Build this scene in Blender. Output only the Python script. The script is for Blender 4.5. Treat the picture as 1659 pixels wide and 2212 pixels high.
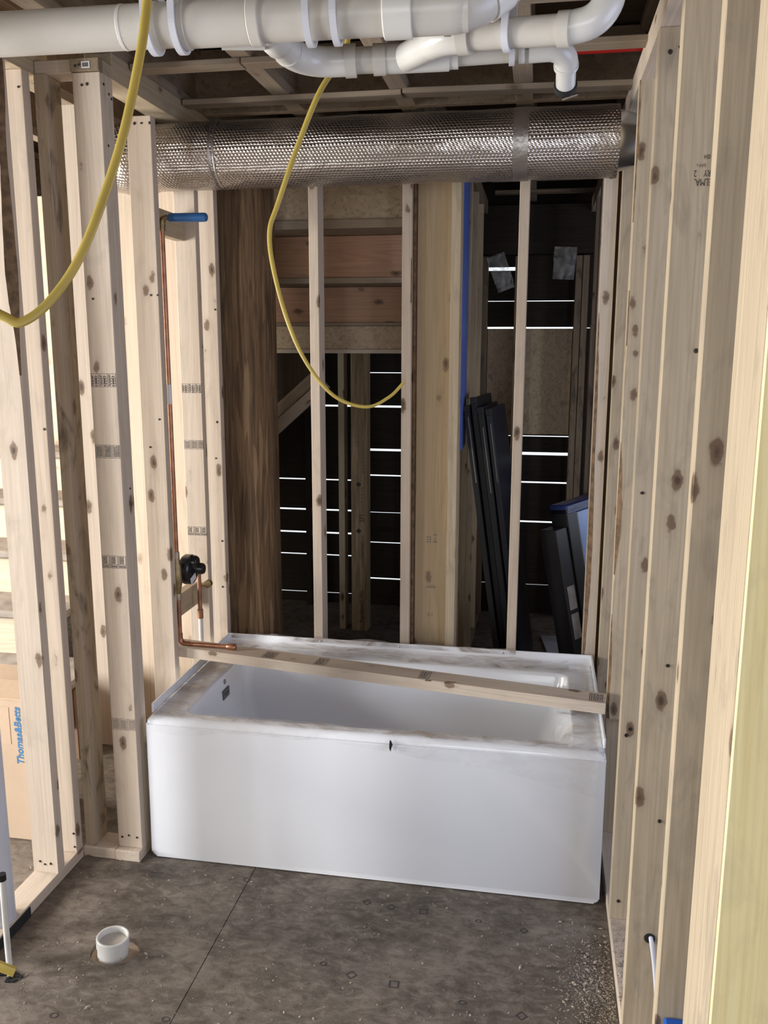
import bpy, bmesh, math, random
from mathutils import Vector, Matrix, noise
random.seed(7)
PI = math.pi
scene = bpy.context.scene
C = scene.collection
for o in list(bpy.data.objects):
    bpy.data.objects.remove(o)

# ---------------------------------------------------------------- camera
def make_camera():
    f, x, y, z, yaw, pit, roll = 1875.74, 1.2809, -2.5798, 1.7605, .1761, .1896, .0019
    d = Vector((-math.sin(yaw)*math.cos(pit), math.cos(yaw)*math.cos(pit), -math.sin(pit)))
    r = Vector((math.cos(yaw), math.sin(yaw), 0)); u = r.cross(d)
    c, s = math.cos(roll), math.sin(roll)
    r2 = c*r+s*u; u2 = -s*r+c*u
    cam = bpy.data.cameras.new('camera'); cam.sensor_fit = 'VERTICAL'; cam.sensor_height = 24
    cam.lens = f/2212*24; cam.clip_start = .02
    o = bpy.data.objects.new('camera', cam); C.objects.link(o)
    m = Matrix.Identity(4)
    for i in range(3):
        m[i][0] = r2[i]; m[i][1] = u2[i]; m[i][2] = -d[i]
    m[0][3], m[1][3], m[2][3] = x, y, z
    o.matrix_world = m
    scene.camera = o
make_camera()

# ---------------------------------------------------------------- daylight
world = bpy.data.worlds.new('world'); scene.world = world; world.use_nodes = True
bg = world.node_tree.nodes['Background']
bg.inputs[0].default_value = (.88, .94, 1, 1); bg.inputs[1].default_value = 1.5
def area(name, loc, rot, sx, sy, power, col):
    l = bpy.data.lights.new(name, 'AREA'); l.shape = 'RECTANGLE'; l.size = sx; l.size_y = sy
    l.energy = power; l.color = col
    o = bpy.data.objects.new(name, l); C.objects.link(o); o.location = loc; o.rotation_euler = rot
    return o
# light entering at the window openings of the house, the front west one added
area('daylight_west', (-3.32, -1.25, 1.3), (0, -PI/2, 0), 1.4, .9, 228, (1, .96, .90))
area('added_west_front', (-3.32, -3.2, 1.3), (0, -PI/2, 0), 1.4, 1.1, 190, (.90, .95, 1))  # added unseen window light, brightens the apron and the right jamb
area('daylight_stair', (-3.32, .55, 1.6), (0, -PI/2, 0), 1.5, 1.0, 120, (1, .93, .84))
area('daylight_south', (1.5, -6.12, 1.45), (PI/2, 0, 0), 2.0, 1.7, 45, (.93, .96, 1))
area('daylight_east', (3.32, 1.75, 1.5), (0, PI/2, 0), 1.2, 1.0, 4, (.55, .68, 1))
area('daylight_east_front', (3.32, -1.2, 1.6), (0, PI/2, 0), 1.4, 1.6, 26, (.50, .62, 1))
vs = scene.view_settings
vs.view_transform = 'Standard'; vs.look = 'None'; vs.exposure = -.06; vs.gamma = 1; vs.use_curve_mapping = False

# ---------------------------------------------------------------- material helpers
def new_mat(name):
    m = bpy.data.materials.new(name); m.use_nodes = True
    nt = m.node_tree
    return m, nt, nt.nodes['Principled BSDF']
class N:
    def __init__(s, nt): s.nt = nt
    def n(s, t, **k):
        x = s.nt.nodes.new(t)
        for a, v in k.items():
            if a.startswith('i_'):
                x.inputs[a[2:].replace('_', ' ')].default_value = v
            else: setattr(x, a, v)
        return x
    def l(s, a, b): s.nt.links.new(a, b)
    def math(s, op, a, b=None, clamp=False):
        x = s.n('ShaderNodeMath', operation=op, use_clamp=clamp)
        for i, v in enumerate((a, b)):
            if v is None: continue
            if isinstance(v, (int, float)): x.inputs[i].default_value = v
            else: s.l(v, x.inputs[i])
        return x.outputs[0]
    def mapr(s, v, a, b, c=0., d=1.):
        x = s.n('ShaderNodeMapRange'); s.l(v, x.inputs[0])
        for i, q in enumerate((a, b, c, d)): x.inputs[i+1].default_value = q
        return x.outputs[0]
    def mix(s, fac, a, b, blend='MIX'):
        x = s.n('ShaderNodeMix', data_type='RGBA', blend_type=blend)
        if isinstance(fac, (int, float)): x.inputs[0].default_value = fac
        else: s.l(fac, x.inputs[0])
        for i, v in ((6, a), (7, b)):
            if isinstance(v, (tuple, list)): x.inputs[i].default_value = (*v[:3], 1)
            else: s.l(v, x.inputs[i])
        return x.outputs[2]
    def coords(s, rnd=True):
        tc = s.n('ShaderNodeTexCoord')
        if not rnd: return tc.outputs['Object']
        oi = s.n('ShaderNodeObjectInfo')
        cb = s.n('ShaderNodeCombineXYZ')
        for i, k in enumerate((17., 31., 53.)):
            s.l(s.math('MULTIPLY', oi.outputs['Random'], k), cb.inputs[i])
        va = s.n('ShaderNodeVectorMath', operation='ADD')
        s.l(tc.outputs['Object'], va.inputs[0]); s.l(cb.outputs[0], va.inputs[1])
        return va.outputs[0]
    def sc(s, v, sx, sy, sz):
        x = s.n('ShaderNodeVectorMath', operation='MULTIPLY'); s.l(v, x.inputs[0]); x.inputs[1].default_value = (sx, sy, sz)
        return x.outputs[0]
    def noise(s, v, scale=1., detail=3., dist=0., rough=.5):
        x = s.n('ShaderNodeTexNoise'); s.l(v, x.inputs['Vector'])
        x.inputs['Scale'].default_value = scale; x.inputs['Detail'].default_value = detail
        x.inputs['Distortion'].default_value = dist; x.inputs['Roughness'].default_value = rough
        return x.outputs['Fac']
    def voro(s, v, scale=1., rnd=1., out='Distance', feature='F1'):
        x = s.n('ShaderNodeTexVoronoi', feature=feature); s.l(v, x.inputs['Vector'])
        x.inputs['Scale'].default_value = scale; x.inputs['Randomness'].default_value = rnd
        return x.outputs[out]
    def bump(s, h, bsdf, strength=.3, dist=.002):
        b = s.n('ShaderNodeBump'); b.inputs['Strength'].default_value = strength; b.inputs['Distance'].default_value = dist
        s.l(h, b.inputs['Height']); s.l(b.outputs[0], bsdf.inputs['Normal'])

def wood(name, light, dark, knots=1., stain=.25, staincol=(.22, .19, .15), rough=.7, rings=.5):
    m, nt, b = new_mat(name); g = N(nt)
    v = g.coords()
    fine = g.noise(g.sc(v, 160, 160, 3.), 1, 3, .3)
    ringn = g.noise(g.sc(v, 13, 13, .55), 1, 1.5, .4)
    ring = g.math('POWER', g.math('ADD', g.math('MULTIPLY', g.math('SINE', g.math('MULTIPLY', ringn, 75.)), .5), .5), 2.5)
    tone = g.noise(g.sc(v, 7, 7, 1.1), 1, 2)
    col = g.mix(g.mapr(fine, .3, .75), light, dark)
    col = g.mix(g.math('MULTIPLY', ring, .42*rings), col, tuple(c*.68 for c in dark))
    col = g.mix(g.mapr(tone, .4, .72, 0, .38), col, dark)
    st = g.noise(g.sc(v, 14, 14, 5.), 1, 5, .8, .6)
    col = g.mix(g.mapr(st, .54, .72, 0, stain), col, staincol)
    if knots:
        kd = g.voro(g.sc(v, 11.5, 11.5, 5.5), 1, 1)
        wob = g.math('MULTIPLY', g.noise(v, 45, 3), .16)
        kd = g.math('SUBTRACT', g.math('ADD', kd, wob), .075)
        halo = g.mapr(kd, .27, .13, 0, .25*knots)
        core = g.mapr(kd, .17, .13, 0, .85*knots)
        eye = g.mapr(kd, .10, .04, 0, .75*knots)
        col = g.mix(halo, col, tuple(c*.62 for c in dark))
        col = g.mix(core, col, (.17, .11, .07))
        col = g.mix(eye, col, (.055, .036, .025))
    nt.links.new(col, b.inputs['Base Color'])
    b.inputs['Roughness'].default_value = rough
    b.inputs['Specular IOR Level'].default_value = .25
    g.bump(fine, b, .25, .0015)
    return m
def plain(name, col, rough=.5, metal=0., var=.12, scale=6., bump=0., bscale=60., coat=0., spec=.5):
    m, nt, b = new_mat(name); g = N(nt)
    v = g.coords()
    n = g.noise(v, scale, 4)
    c = g.mix(g.mapr(n, .35, .7), col, tuple(x*(1-var) for x in col))
    nt.links.new(c, b.inputs['Base Color'])
    b.inputs['Roughness'].default_value = rough; b.inputs['Metallic'].default_value = metal
    b.inputs['Coat Weight'].default_value = coat; b.inputs['Coat Roughness'].default_value = .05
    b.inputs['Specular IOR Level'].default_value = spec
    if bump: g.bump(g.noise(v, bscale, 3), b, bump, .003)
    return m

M = {}
M['spruce'] = wood('spruce_lumber', (.61, .52, .43), (.52, .43, .34))
M['spruce_grey'] = wood('weathered_spruce', (.51, .42, .305), (.41, .33, .225), 1.1, .5)
M['spruce_warm_light'] = wood('warm_light_spruce', (.90, .80, .47), (.82, .69, .36), 1.2, .2)  # warm light on the nearest right jamb, put into the wood colour
M['spruce_cream'] = wood('cream_pine', (.50, .38, .24), (.41, .30, .175), .8, .15)
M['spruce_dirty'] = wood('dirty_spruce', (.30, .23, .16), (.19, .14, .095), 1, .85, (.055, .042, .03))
M['mold'] = wood('mouldy_spruce', (.44, .355, .26), (.34, .265, .185), 1, .95, (.035, .028, .02))
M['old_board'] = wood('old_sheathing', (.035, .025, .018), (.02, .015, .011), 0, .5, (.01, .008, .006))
M['joist'] = wood('joist_flange', (.36, .29, .215), (.27, .21, .155), .6, .3)
M['bark'] = plain('bark_edge', (.20, .125, .07), .9, 0, .6, 40, .8, 90)
def psl_mat(name, a, bcol, c):
    m, nt, b = new_mat(name); g = N(nt); v = g.coords()
    n1 = g.noise(g.sc(v, 115, 115, 4.5), 1, 3, 1.2)
    n2 = g.noise(g.sc(v, 34, 34, 2.2), 1, 3, .8)
    ed = g.voro(g.sc(v, 75, 75, 4.2), 1, 1, 'Color')
    s = g.n('ShaderNodeSeparateColor'); nt.links.new(ed, s.inputs[0])
    col = g.mix(g.mapr(n1, .38, .62), a, bcol)
    col = g.mix(g.mapr(s.outputs[0], .55, 1., 0, .75), col, c)
    col = g.mix(g.mapr(n2, .5, .68, 0, .75), col, tuple(x*.45 for x in a))
    nt.links.new(col, b.inputs['Base Color']); b.inputs['Roughness'].default_value = .65
    b.inputs['Specular IOR Level'].default_value = .2
    g.bump(n1, b, .35, .002)
    return m
M['psl'] = psl_mat('strand_lumber', (.075, .045, .024), (.125, .078, .043), (.21, .14, .08))
M['psl_light'] = psl_mat('strand_lumber_pale', (.30, .21, .125), (.40, .285, .175), (.48, .36, .23))
def osb_mat(name, a, bcol, c, sc=1.):
    m, nt, b = new_mat(name); g = N(nt); v = g.coords()
    ds = g.n('ShaderNodeTexNoise'); nt.links.new(v, ds.inputs['Vector']); ds.inputs['Scale'].default_value = 9
    va = g.n('ShaderNodeVectorMath', operation='MULTIPLY_ADD'); nt.links.new(ds.outputs['Color'], va.inputs[0])
    va.inputs[1].default_value = (.12, .12, .12); nt.links.new(v, va.inputs[2])
    f = g.voro(g.sc(va.outputs[0], 42*sc, 42*sc, 22*sc), 1, 1, 'Color')
    s = g.n('ShaderNodeSeparateColor'); nt.links.new(f, s.inputs[0])
    n = g.noise(v, 70*sc, 3)
    col = g.mix(s.outputs[0], a, bcol)
    col = g.mix(g.mapr(s.outputs[1], .85, 1, 0, .4), col, c)
    col = g.mix(g.mapr(n, .55, .70, 0, .6), col, c)
    nt.links.new(col, b.inputs['Base Color']); b.inputs['Roughness'].default_value = .75
    b.inputs['Specular IOR Level'].default_value = .25
    g.bump(s.outputs[0], b, .3, .001)
    return m
M['osb'] = osb_mat('strand_board', (.52, .41, .29), (.44, .34, .23), (.24, .17, .105), 1.3)
M['osb_dark'] = osb_mat('strand_board_web', (.30, .23, .16), (.24, .18, .125), (.15, .105, .07))
M['ply_pink'] = wood('fir_plywood', (.50, .30, .20), (.40, .235, .15), 1., .2, rings=.8)
M['ply'] = wood('pine_plywood', (.72, .60, .47), (.64, .52, .40), .35, .12, rings=.7)
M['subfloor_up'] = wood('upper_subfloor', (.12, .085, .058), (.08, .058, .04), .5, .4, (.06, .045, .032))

def floor_mat():
    m, nt, b = new_mat('dirty_subfloor'); g = N(nt); v = g.coords(False)
    ds = g.n('ShaderNodeTexNoise'); nt.links.new(v, ds.inputs['Vector']); ds.inputs['Scale'].default_value = 7
    va = g.n('ShaderNodeVectorMath', operation='MULTIPLY_ADD'); nt.links.new(ds.outputs['Color'], va.inputs[0])
    va.inputs[1].default_value = (.15, .15, .15); nt.links.new(v, va.inputs[2])
    f = g.voro(g.sc(va.outputs[0], 18, 34, 30), 1, 1, 'Color')
    s = g.n('ShaderNodeSeparateColor'); nt.links.new(f, s.inputs[0])
    big = g.noise(v, 3.4, 6, .4, .65); mid = g.noise(g.sc(v, 1, 1.7, 1), 19, 8, .6, .72); fn = g.noise(v, 150, 4)
    col = g.mix(s.outputs[0], (.21, .178, .148), (.155, .128, .104))
    col = g.mix(g.mapr(big, .35, .65), col, (.088, .071, .057))
    col = g.mix(g.mapr(mid, .5, .68, 0, .7), col, (.26, .225, .19))
    col = g.mix(g.mapr(mid, .48, .33, 0, .7), col, (.045, .036, .029))
    col = g.mix(g.mapr(fn, .62, .75, 0, .5), col, (.33, .29, .25))
    nt.links.new(col, b.inputs['Base Color']); b.inputs['Roughness'].default_value = .62
    b.inputs['Specular IOR Level'].default_value = .35
    g.bump(g.math('ADD', fn, mid), b, .35, .0015)
    return m
M['floor'] = floor_mat()
M['tub'] = plain('white_acrylic', (.84, .86, .90), .16, 0, .02, 3, 0, 60, .4)
M['pvc'] = plain('white_pvc', (.56, .535, .49), .33, 0, .10, 9)
M['pvc_hanger'] = plain('pale_plastic_hanger', (.60, .61, .67), .4, 0, .06)
M['pvc_fit'] = plain('bright_white_fitting', (.66, .65, .62), .25, 0, .05)
M['copper'] = plain('copper', (.50, .26, .17), .4, 1., .35, 30)
M['solder'] = plain('solder', (.55, .50, .44), .4, 1., .3, 40)
M['brass'] = plain('dull_brass', (.38, .30, .17), .45, 1., .4, 40)
M['black'] = plain('black_plastic', (.014, .014, .016), .25, 0, .2)
M['blue'] = plain('blue_plastic', (.02, .11, .30), .4, 0, .15)
M['blue_box'] = plain('blue_box_plastic', (.01, .10, .45), .35, 0, .2)
M['yellow'] = plain('yellow_jacket', (.52, .39, .085), .42, 0, .18, 12)
M['red'] = plain('red_pex', (.40, .012, .012), .35)
M['dark'] = plain('black_gasket', (.012, .012, .014), .7)
M['label'] = plain('white_label', (.75, .75, .78), .4)
M['ink'] = plain('stamp_ink', (.05, .045, .045), .8)
M['ink_faint'] = plain('faint_stamp_ink', (.22, .18, .15), .8)
M['ink_blue'] = plain('blue_print', (.05, .20, .42), .7)
M['cardboard'] = plain('cardboard', (.55, .42, .305), .8, 0, .12, 4, .2, 40)
M['cardboard_dark'] = plain('brown_cardboard', (.24, .15, .09), .85, 0, .2)
M['nail'] = plain('nail_head', (.06, .05, .045), .5, .6, .4)
M['steel'] = plain('galvanised_steel', (.62, .63, .65), .22, 1., .12, 20)
M['navy'] = plain('navy_panel', (.006, .011, .03), .38, 0, .3)
M['navy_edge'] = plain('black_panel_edge', (.01, .01, .012), .5, 0, .3)
M['frame_black'] = plain('dark_window_frame', (.018, .017, .02), .35, 0, .3)
M['frame_blue'] = plain('blue_wrapped_corner', (.03, .05, .20), .3, 0, .3, 20, .5)
M['pane_film'] = plain('pale_blue_film_pane', (.30, .42, .75), .2, 0, .08)
M['sealant'] = plain('grey_spacer', (.26, .26, .23), .4)
M['cool_blue_light'] = plain('painted_blue_light', (.10, .17, .55), .45, 0, .15)  # cool light on a partition stud, painted as a blue surface
M['grey'] = plain('grey_metal_cover', (.16, .16, .165), .35, .5)
M['sawdust'] = plain('pale_sawdust', (.52, .44, .35), .9, 0, .55, 60)
M['grit'] = plain('floor_grit', (.22, .185, .15), .9, 0, .6, 40)
M['tread'] = plain('dusty_grey_tread', (.36, .32, .28), .8, 0, .4, 14, .3)
M['shellwall'] = plain('bare_sheathing_wall', (.42, .33, .24), .8, 0, .2, 3)
M['whiteboard'] = plain('pale_foam_sheet', (.55, .57, .66), .6)
M['scuff'] = plain('dust_smudge', (.35, .28, .22), .9)
def foil():
    m, nt, b = new_mat('bubble_foil'); g = N(nt)
    uv = g.n('ShaderNodeUVMap'); sp = g.n('ShaderNodeSeparateXYZ'); nt.links.new(uv.outputs[0], sp.inputs[0])
    cb = g.n('ShaderNodeCombineXYZ')
    row = g.math('DIVIDE', sp.outputs[1], .0105)
    nt.links.new(g.math('ADD', g.math('DIVIDE', sp.outputs[0], .0125), g.math('MULTIPLY', row, .5)), cb.inputs[0])
    nt.links.new(row, cb.inputs[1])
    d = g.voro(cb.outputs[0], 1, .08)
    big = g.noise(g.coords(False), 26, 3, .5)
    h = g.math('ADD', g.mapr(d, .12, .48, 1, 0), g.math('MULTIPLY', big, 1.3))
    b.inputs['Metallic'].default_value = 1; b.inputs['Roughness'].default_value = .27
    b.inputs['Base Color'].default_value = (.58, .545, .525, 1)
    g.bump(h, b, .5, .0045)
    return m
M['foil'] = foil()
M['foil_tape'] = plain('foil_tape', (.50, .47, .45), .42, 1., .15, 20, .9, 45)
def film_mat(nm, dens, dirt):
    m, nt, b = new_mat(nm); g = N(nt); v = g.coords(False)
    n = g.noise(g.sc(v, 6, 14, 14), 1, 5, 1.2, .6); w = g.noise(v, 30, 4, 1.5)
    col = g.mix(g.mapr(n, .42, .6), (.80, .80, .82), dirt)
    nt.links.new(col, b.inputs['Base Color']); b.inputs['Roughness'].default_value = .13
    g.bump(g.math('ADD', n, w), b, .7, .006)
    tr = g.n('ShaderNodeBsdfTransparent'); mx = g.n('ShaderNodeMixShader')
    nt.links.new(g.mapr(n, .40, .68, .05, dens), mx.inputs[0])
    nt.links.new(tr.outputs[0], mx.inputs[1]); nt.links.new(b.outputs[0], mx.inputs[2])
    nt.links.new(mx.outputs[0], nt.nodes['Material Output'].inputs[0])
    return m
M['film'] = film_mat('clear_plastic_film', .22, (.75, .74, .74))
M['film_dusty'] = film_mat('dusty_plastic_film', .72, (.36, .29, .235))
def clear_mat():
    m, nt, b = new_mat('clear_bag_plastic'); g = N(nt); v = g.coords(False)
    n = g.noise(v, 14, 4, 1.)
    b.inputs['Base Color'].default_value = (.6, .6, .6, 1); b.inputs['Roughness'].default_value = .2
    g.bump(n, b, .6, .01)
    tr = g.n('ShaderNodeBsdfTransparent'); mx = g.n('ShaderNodeMixShader')
    nt.links.new(g.mapr(n, .4, .65, .15, .5), mx.inputs[0])
    nt.links.new(tr.outputs[0], mx.inputs[1]); nt.links.new(b.outputs[0], mx.inputs[2])
    nt.links.new(mx.outputs[0], nt.nodes['Material Output'].inputs[0])
    return m
M['bag'] = clear_mat()

# ---------------------------------------------------------------- object helpers
def tag(o, label=None, cat=None, group=None, kind=None):
    if label: o['label'] = label
    if cat: o['category'] = cat
    if group: o['group'] = group
    if kind: o['kind'] = kind
    return o
def empty(name, loc=(0, 0, 0), label=None, cat=None, group=None, kind=None):
    o = bpy.data.objects.new(name, None); C.objects.link(o); o.location = loc; o.empty_display_size = .1
    return tag(o, label, cat, group, kind)
WPOS = {}
def link(name, me, parent=None, M4=None):
    """link a mesh; M4 is its world matrix"""
    o = bpy.data.objects.new(name, me); C.objects.link(o)
    M4 = M4 or Matrix.Identity(4)
    o['_'] = 0; del o['_']
    WPOS[o.name] = M4
    if parent is None: o.matrix_world = M4
    else:
        o.parent = parent
        pm = WPOS.get(parent.name, Matrix.Translation(parent.location))
        o.matrix_parent_inverse = Matrix.Identity(4)
        o.matrix_basis = pm.inverted() @ M4
    return o
def finish(bm, name, mats, smooth=False):
    bmesh.ops.recalc_face_normals(bm, faces=bm.faces[:])
    me = bpy.data.meshes.new(name); bm.to_mesh(me); bm.free()
    for m in (mats if isinstance(mats, (list, tuple)) else [mats]): me.materials.append(M[m] if isinstance(m, str) else m)
    if smooth:
        me.polygons.foreach_set('use_smooth', [True]*len(me.polygons))
    return me
def box_bm(bm, sx, sy, sz, bev=.0, c=(0, 0, 0)):
    r = bmesh.ops.create_cube(bm, size=1, matrix=Matrix.Translation(c) @ Matrix.Diagonal((sx, sy, sz, 1)))
    if bev:
        es = list({e for v in r['verts'] for e in v.link_edges})
        bmesh.ops.bevel(bm, geom=es, offset=bev, segments=1, affect='EDGES', profile=.5)
MESHCACHE = {}
RZ = {'z': Matrix.Identity(4), 'x': Matrix.Rotation(PI/2, 4, 'Y'), 'y': Matrix.Rotation(-PI/2, 4, 'X')}
def board(name, x0, x1, y0, y1, z0, z1, mat, parent=None, bev=.002, axis=None, rot=None):
    d = (x1-x0, y1-y0, z1-z0)
    ax = axis or 'xyz'[max(range(3), key=lambda i: d[i])]
    if ax == 'z': s = d
    elif ax == 'x': s = (d[2], d[1], d[0])
    else: s = (d[0], d[2], d[1])
    key = (tuple(round(v, 4) for v in s), mat, bev)
    me = MESHCACHE.get(key)
    if me is None:
        bm = bmesh.new(); box_bm(bm, *s, bev=min(bev, min(s)*.3)); me = finish(bm, name, mat); MESHCACHE[key] = me
    m = Matrix.Translation(((x0+x1)/2, (y0+y1)/2, (z0+z1)/2))
    if rot is not None: m = m @ rot
    return link(name, me, parent, m @ RZ[ax])
def wane_stud(name, x0, x1, y0, y1, z0, z1, mat, parent, corner=(1, -1), amp=.02, base=.0, seed=0, vary=3., above=None):
    """stud whose one corner keeps its barky wane"""
    bm = bmesh.new(); n = 60; sx, sy = (x1-x0)/2, (y1-y0)/2; rings = []
    for i in range(n+1):
        z = z0+(z1-z0)*i/n
        a = max(.0015, base+amp*noise.noise((seed*7.3, .3, z*vary))*1.8+.003*noise.noise((seed, 2, z*30)))
        if above is not None: a = .0015+(a-.0015)*max(0, min(1, (z-above)/.35))
        a = min(a, sx*1.5, sy*1.5)
        P = []
        for (cx, cy) in ((-1, -1), (1, -1), (1, 1), (-1, 1)):
            if (cx, cy) == corner:
                p1 = (cx*sx-cx*a, cy*sy); p2 = (cx*sx, cy*sy-cy*a)
                P += [p1, p2] if cx*cy < 0 else [p2, p1]
            else: P.append((cx*sx, cy*sy))
        rings.append(([bm.verts.new((p[0], p[1], z-(z0+z1)/2)) for p in P], a))
    ci = [(-1, -1), (1, -1), (1, 1), (-1, 1)].index(corner)
    for (A, aa), (B, ab) in zip(rings, rings[1:]):
        for k in range(5):
            f = bm.faces.new((A[k], A[(k+1) % 5], B[(k+1) % 5], B[k]))
            if k == ci and aa > .003: f.material_index = 1
    bm.faces.new(rings[0][0][::-1]); bm.faces.new(rings[-1][0])
    me = finish(bm, name, [mat, 'bark'])
    return link(name, me, parent, Matrix.Translation(((x0+x1)/2, (y0+y1)/2, (z0+z1)/2)))
def tube_bm(bm, pts, r, seg=14, flat=1., cap=True, closed=False, ref=None, rs=None):
    pts = [Vector(p) for p in pts]; n = len(pts); rings = []; prev = None
    for i, p in enumerate(pts):
        t = (pts[(i+1) % n]-pts[i-1]) if closed else (pts[min(i+1, n-1)]-pts[max(i-1, 0)])
        t.normalize()
        if prev is None:
            a = Vector(ref) if ref else (Vector((0, 0, 1)) if abs(t.z) < .9 else Vector((1, 0, 0)))
        else: a = prev
        a = (a-t*a.dot(t)).normalized(); prev = a; b = t.cross(a)
        rr = rs[i] if rs else r
        rings.append([bm.verts.new(p+a*math.cos(2*PI*k/seg)*rr+b*math.sin(2*PI*k/seg)*rr*flat) for k in range(seg)])
    for A, B in (zip(rings, rings[1:]+rings[:1]) if closed else zip(rings, rings[1:])):
        for k in range(seg): bm.faces.new((A[k], A[(k+1) % seg], B[(k+1) % seg], B[k]))
    if cap and not closed: bm.faces.new(rings[0][::-1]); bm.faces.new(rings[-1])
    return rings
def auto(me, ang=.6):
    me.polygons.foreach_set('use_smooth', [True]*len(me.polygons))
    bm = bmesh.new(); bm.from_mesh(me)
    for e in bm.edges:
        if len(e.link_faces) == 2 and e.calc_face_angle(0) > ang: e.smooth = False
    bm.to_mesh(me); bm.free()
def tube(name, pts, r, mat, parent=None, seg=16, flat=1., ref=None, rs=None, origin=None):
    bm = bmesh.new(); o = Vector(origin) if origin else Vector(pts[0])
    tube_bm(bm, [Vector(p)-o for p in pts], r, seg, flat, ref=ref, rs=rs)
    me = finish(bm, name, mat); auto(me)
    return link(name, me, parent, Matrix.Translation(o))
def arc(c, a, b, r, n=8, tot=PI/2):
    """points from c+... turning from direction a to direction b around a bend with radius r; c is the corner"""
    c, a, b = Vector(c), Vector(a).normalized(), Vector(b).normalized()
    half = tot/2; tl = r*math.tan(half)
    s, e = c-a*tl, c+b*tl
    nrm = (b-a*a.dot(b)).normalized(); ctr = s+nrm*r
    out = []
    for i in range(n+1):
        t = tot*i/n
        out.append(ctr-nrm*r*math.cos(t)+a*r*math.sin(t))
    return out
def catmull(P, n=8):
    P = [Vector(p) for p in P]; Q = [2*P[0]-P[1]]+P+[2*P[-1]-P[-2]]; out = []
    for i in range(1, len(Q)-2):
        p0, p1, p2, p3 = Q[i-1:i+3]
        for k in range(n):
            t = k/n
            out.append(.5*((2*p1)+(-p0+p2)*t+(2*p0-5*p1+4*p2-p3)*t*t+(-p0+3*p1-3*p2+p3)*t**3))
    out.append(P[-1]); return out
def text_mesh(s, size, mat, thick=.0, bold=0.):
    cu = bpy.data.curves.new('t', 'FONT'); cu.body = s; cu.size = size; cu.align_x = 'CENTER'; cu.align_y = 'CENTER'; cu.extrude = thick
    cu.resolution_u = 3; cu.offset = bold
    o = bpy.data.objects.new('t', cu); C.objects.link(o)
    dg = bpy.context.evaluated_depsgraph_get()
    me = bpy.data.meshes.new_from_object(o.evaluated_get(dg))
    bpy.data.objects.remove(o); bpy.data.curves.remove(cu)
    me.materials.clear(); me.materials.append(M[mat]); return me
def face_front(x, y, z, ang=0.):      # print lying on a face that looks to -y
    return Matrix.Translation((x, y-.0006, z)) @ Matrix.Rotation(ang, 4, 'Y') @ Matrix.Rotation(PI/2, 4, 'X')
def quad_rects(rects, name, mat):
    V, F = [], []
    for (a, b, c, d) in rects:
        i = len(V); V += [(a, b, 0), (c, b, 0), (c, d, 0), (a, d, 0)]; F.append((i, i+1, i+2, i+3))
    me = bpy.data.meshes.new(name); me.from_pydata(V, [], F); me.materials.append(M[mat]); return me
def frame_rects(x0, y0, x1, y1, t):
    return [(x0, y0, x1, y0+t), (x0, y1-t, x1, y1), (x0, y0+t, x0+t, y1-t), (x1-t, y0+t, x1, y1-t)]
def stamp(parent, x, y, z, kind, n=3, w=.026, h=.036, mat='ink', ang=0., clip=None):
    """row of printed grade marks on a front face; x is the left end"""
    rects = []; rnd = random.Random(int(z*1000)+int(x*1000)); x0 = 0
    for i in range(n):
        a = i*(w+.003); b = a+w
        if clip: b = min(b, clip)
        if b-a < .004: continue
        rects += frame_rects(a, 0, b, h, .0011)
        if kind == 'oval':
            cx = a+w*.62; k = 12
            for q in range(k):
                t0 = 2*PI*q/k
                px, py = cx+math.cos(t0)*w*.24, h*.45+math.sin(t0)*h*.36
                if px+.002 < b: rects.append((px-.001, py-.0022, px+.001, py+.0022))
            if cx < b-.004: rects.append((cx-.0022, h*.22, cx+.0022, h*.68))
            xx = a+.003
            yy = .004
            while yy < h-.006:
                l = rnd.uniform(.002, .005); rects.append((xx, yy, xx+.004, yy+l)); yy += l+.0012
        else:
            for j in range(4 if kind == 'lines' else 3):
                xx = a+.004+j*(w-.006)/4; yy = .004
                if kind == 'block': yy = h*.36
                while yy < h-.005:
                    l = rnd.uniform(.0015, .005)
                    if xx+.0032 < b: rects.append((xx, yy, xx+.0032, min(yy+l, h-.003)))
                    yy += l+.0011
            if kind == 'block':
                rects.append((a, h*.28, b, h*.31))
                for j in range(3):
                    xx = a+.003+j*(w-.005)/3
                    if xx+.0045 < b: rects += frame_rects(xx, h*.07, xx+.0048, h*.22, .0015)
    me = quad_rects(rects, 'grade_stamp', mat)
    return link('grade_stamp', me, parent, face_front(x, y, z, ang))
def nails(parent, pts, normal='-y', r=.0045):
    """dark nail heads driven into a board, joined: too small to pick apart"""
    bm = bmesh.new()
    rot = {'-y': Matrix.Rotation(PI/2, 4, 'X'), '-x': Matrix.Rotation(-PI/2, 4, 'Y'), '+x': Matrix.Rotation(PI/2, 4, 'Y'), '+z': Matrix.Identity(4)}[normal]
    for p in pts:
        bmesh.ops.create_cone(bm, cap_ends=True, segments=7, radius1=r, radius2=r*.8, depth=.0024,
                              matrix=Matrix.Translation(p) @ rot @ Matrix.Diagonal((1, random.uniform(.8, 1.3), 1, 1)))
    me = finish(bm, 'nail_heads', 'nail')
    return tag(link('nail_heads', me, parent), kind='stuff')
S = .038; D = .089
ZS, ZP, ZJ = 2.55, 2.588, 2.626     # stud tops, top of first plate, joist undersides

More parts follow.
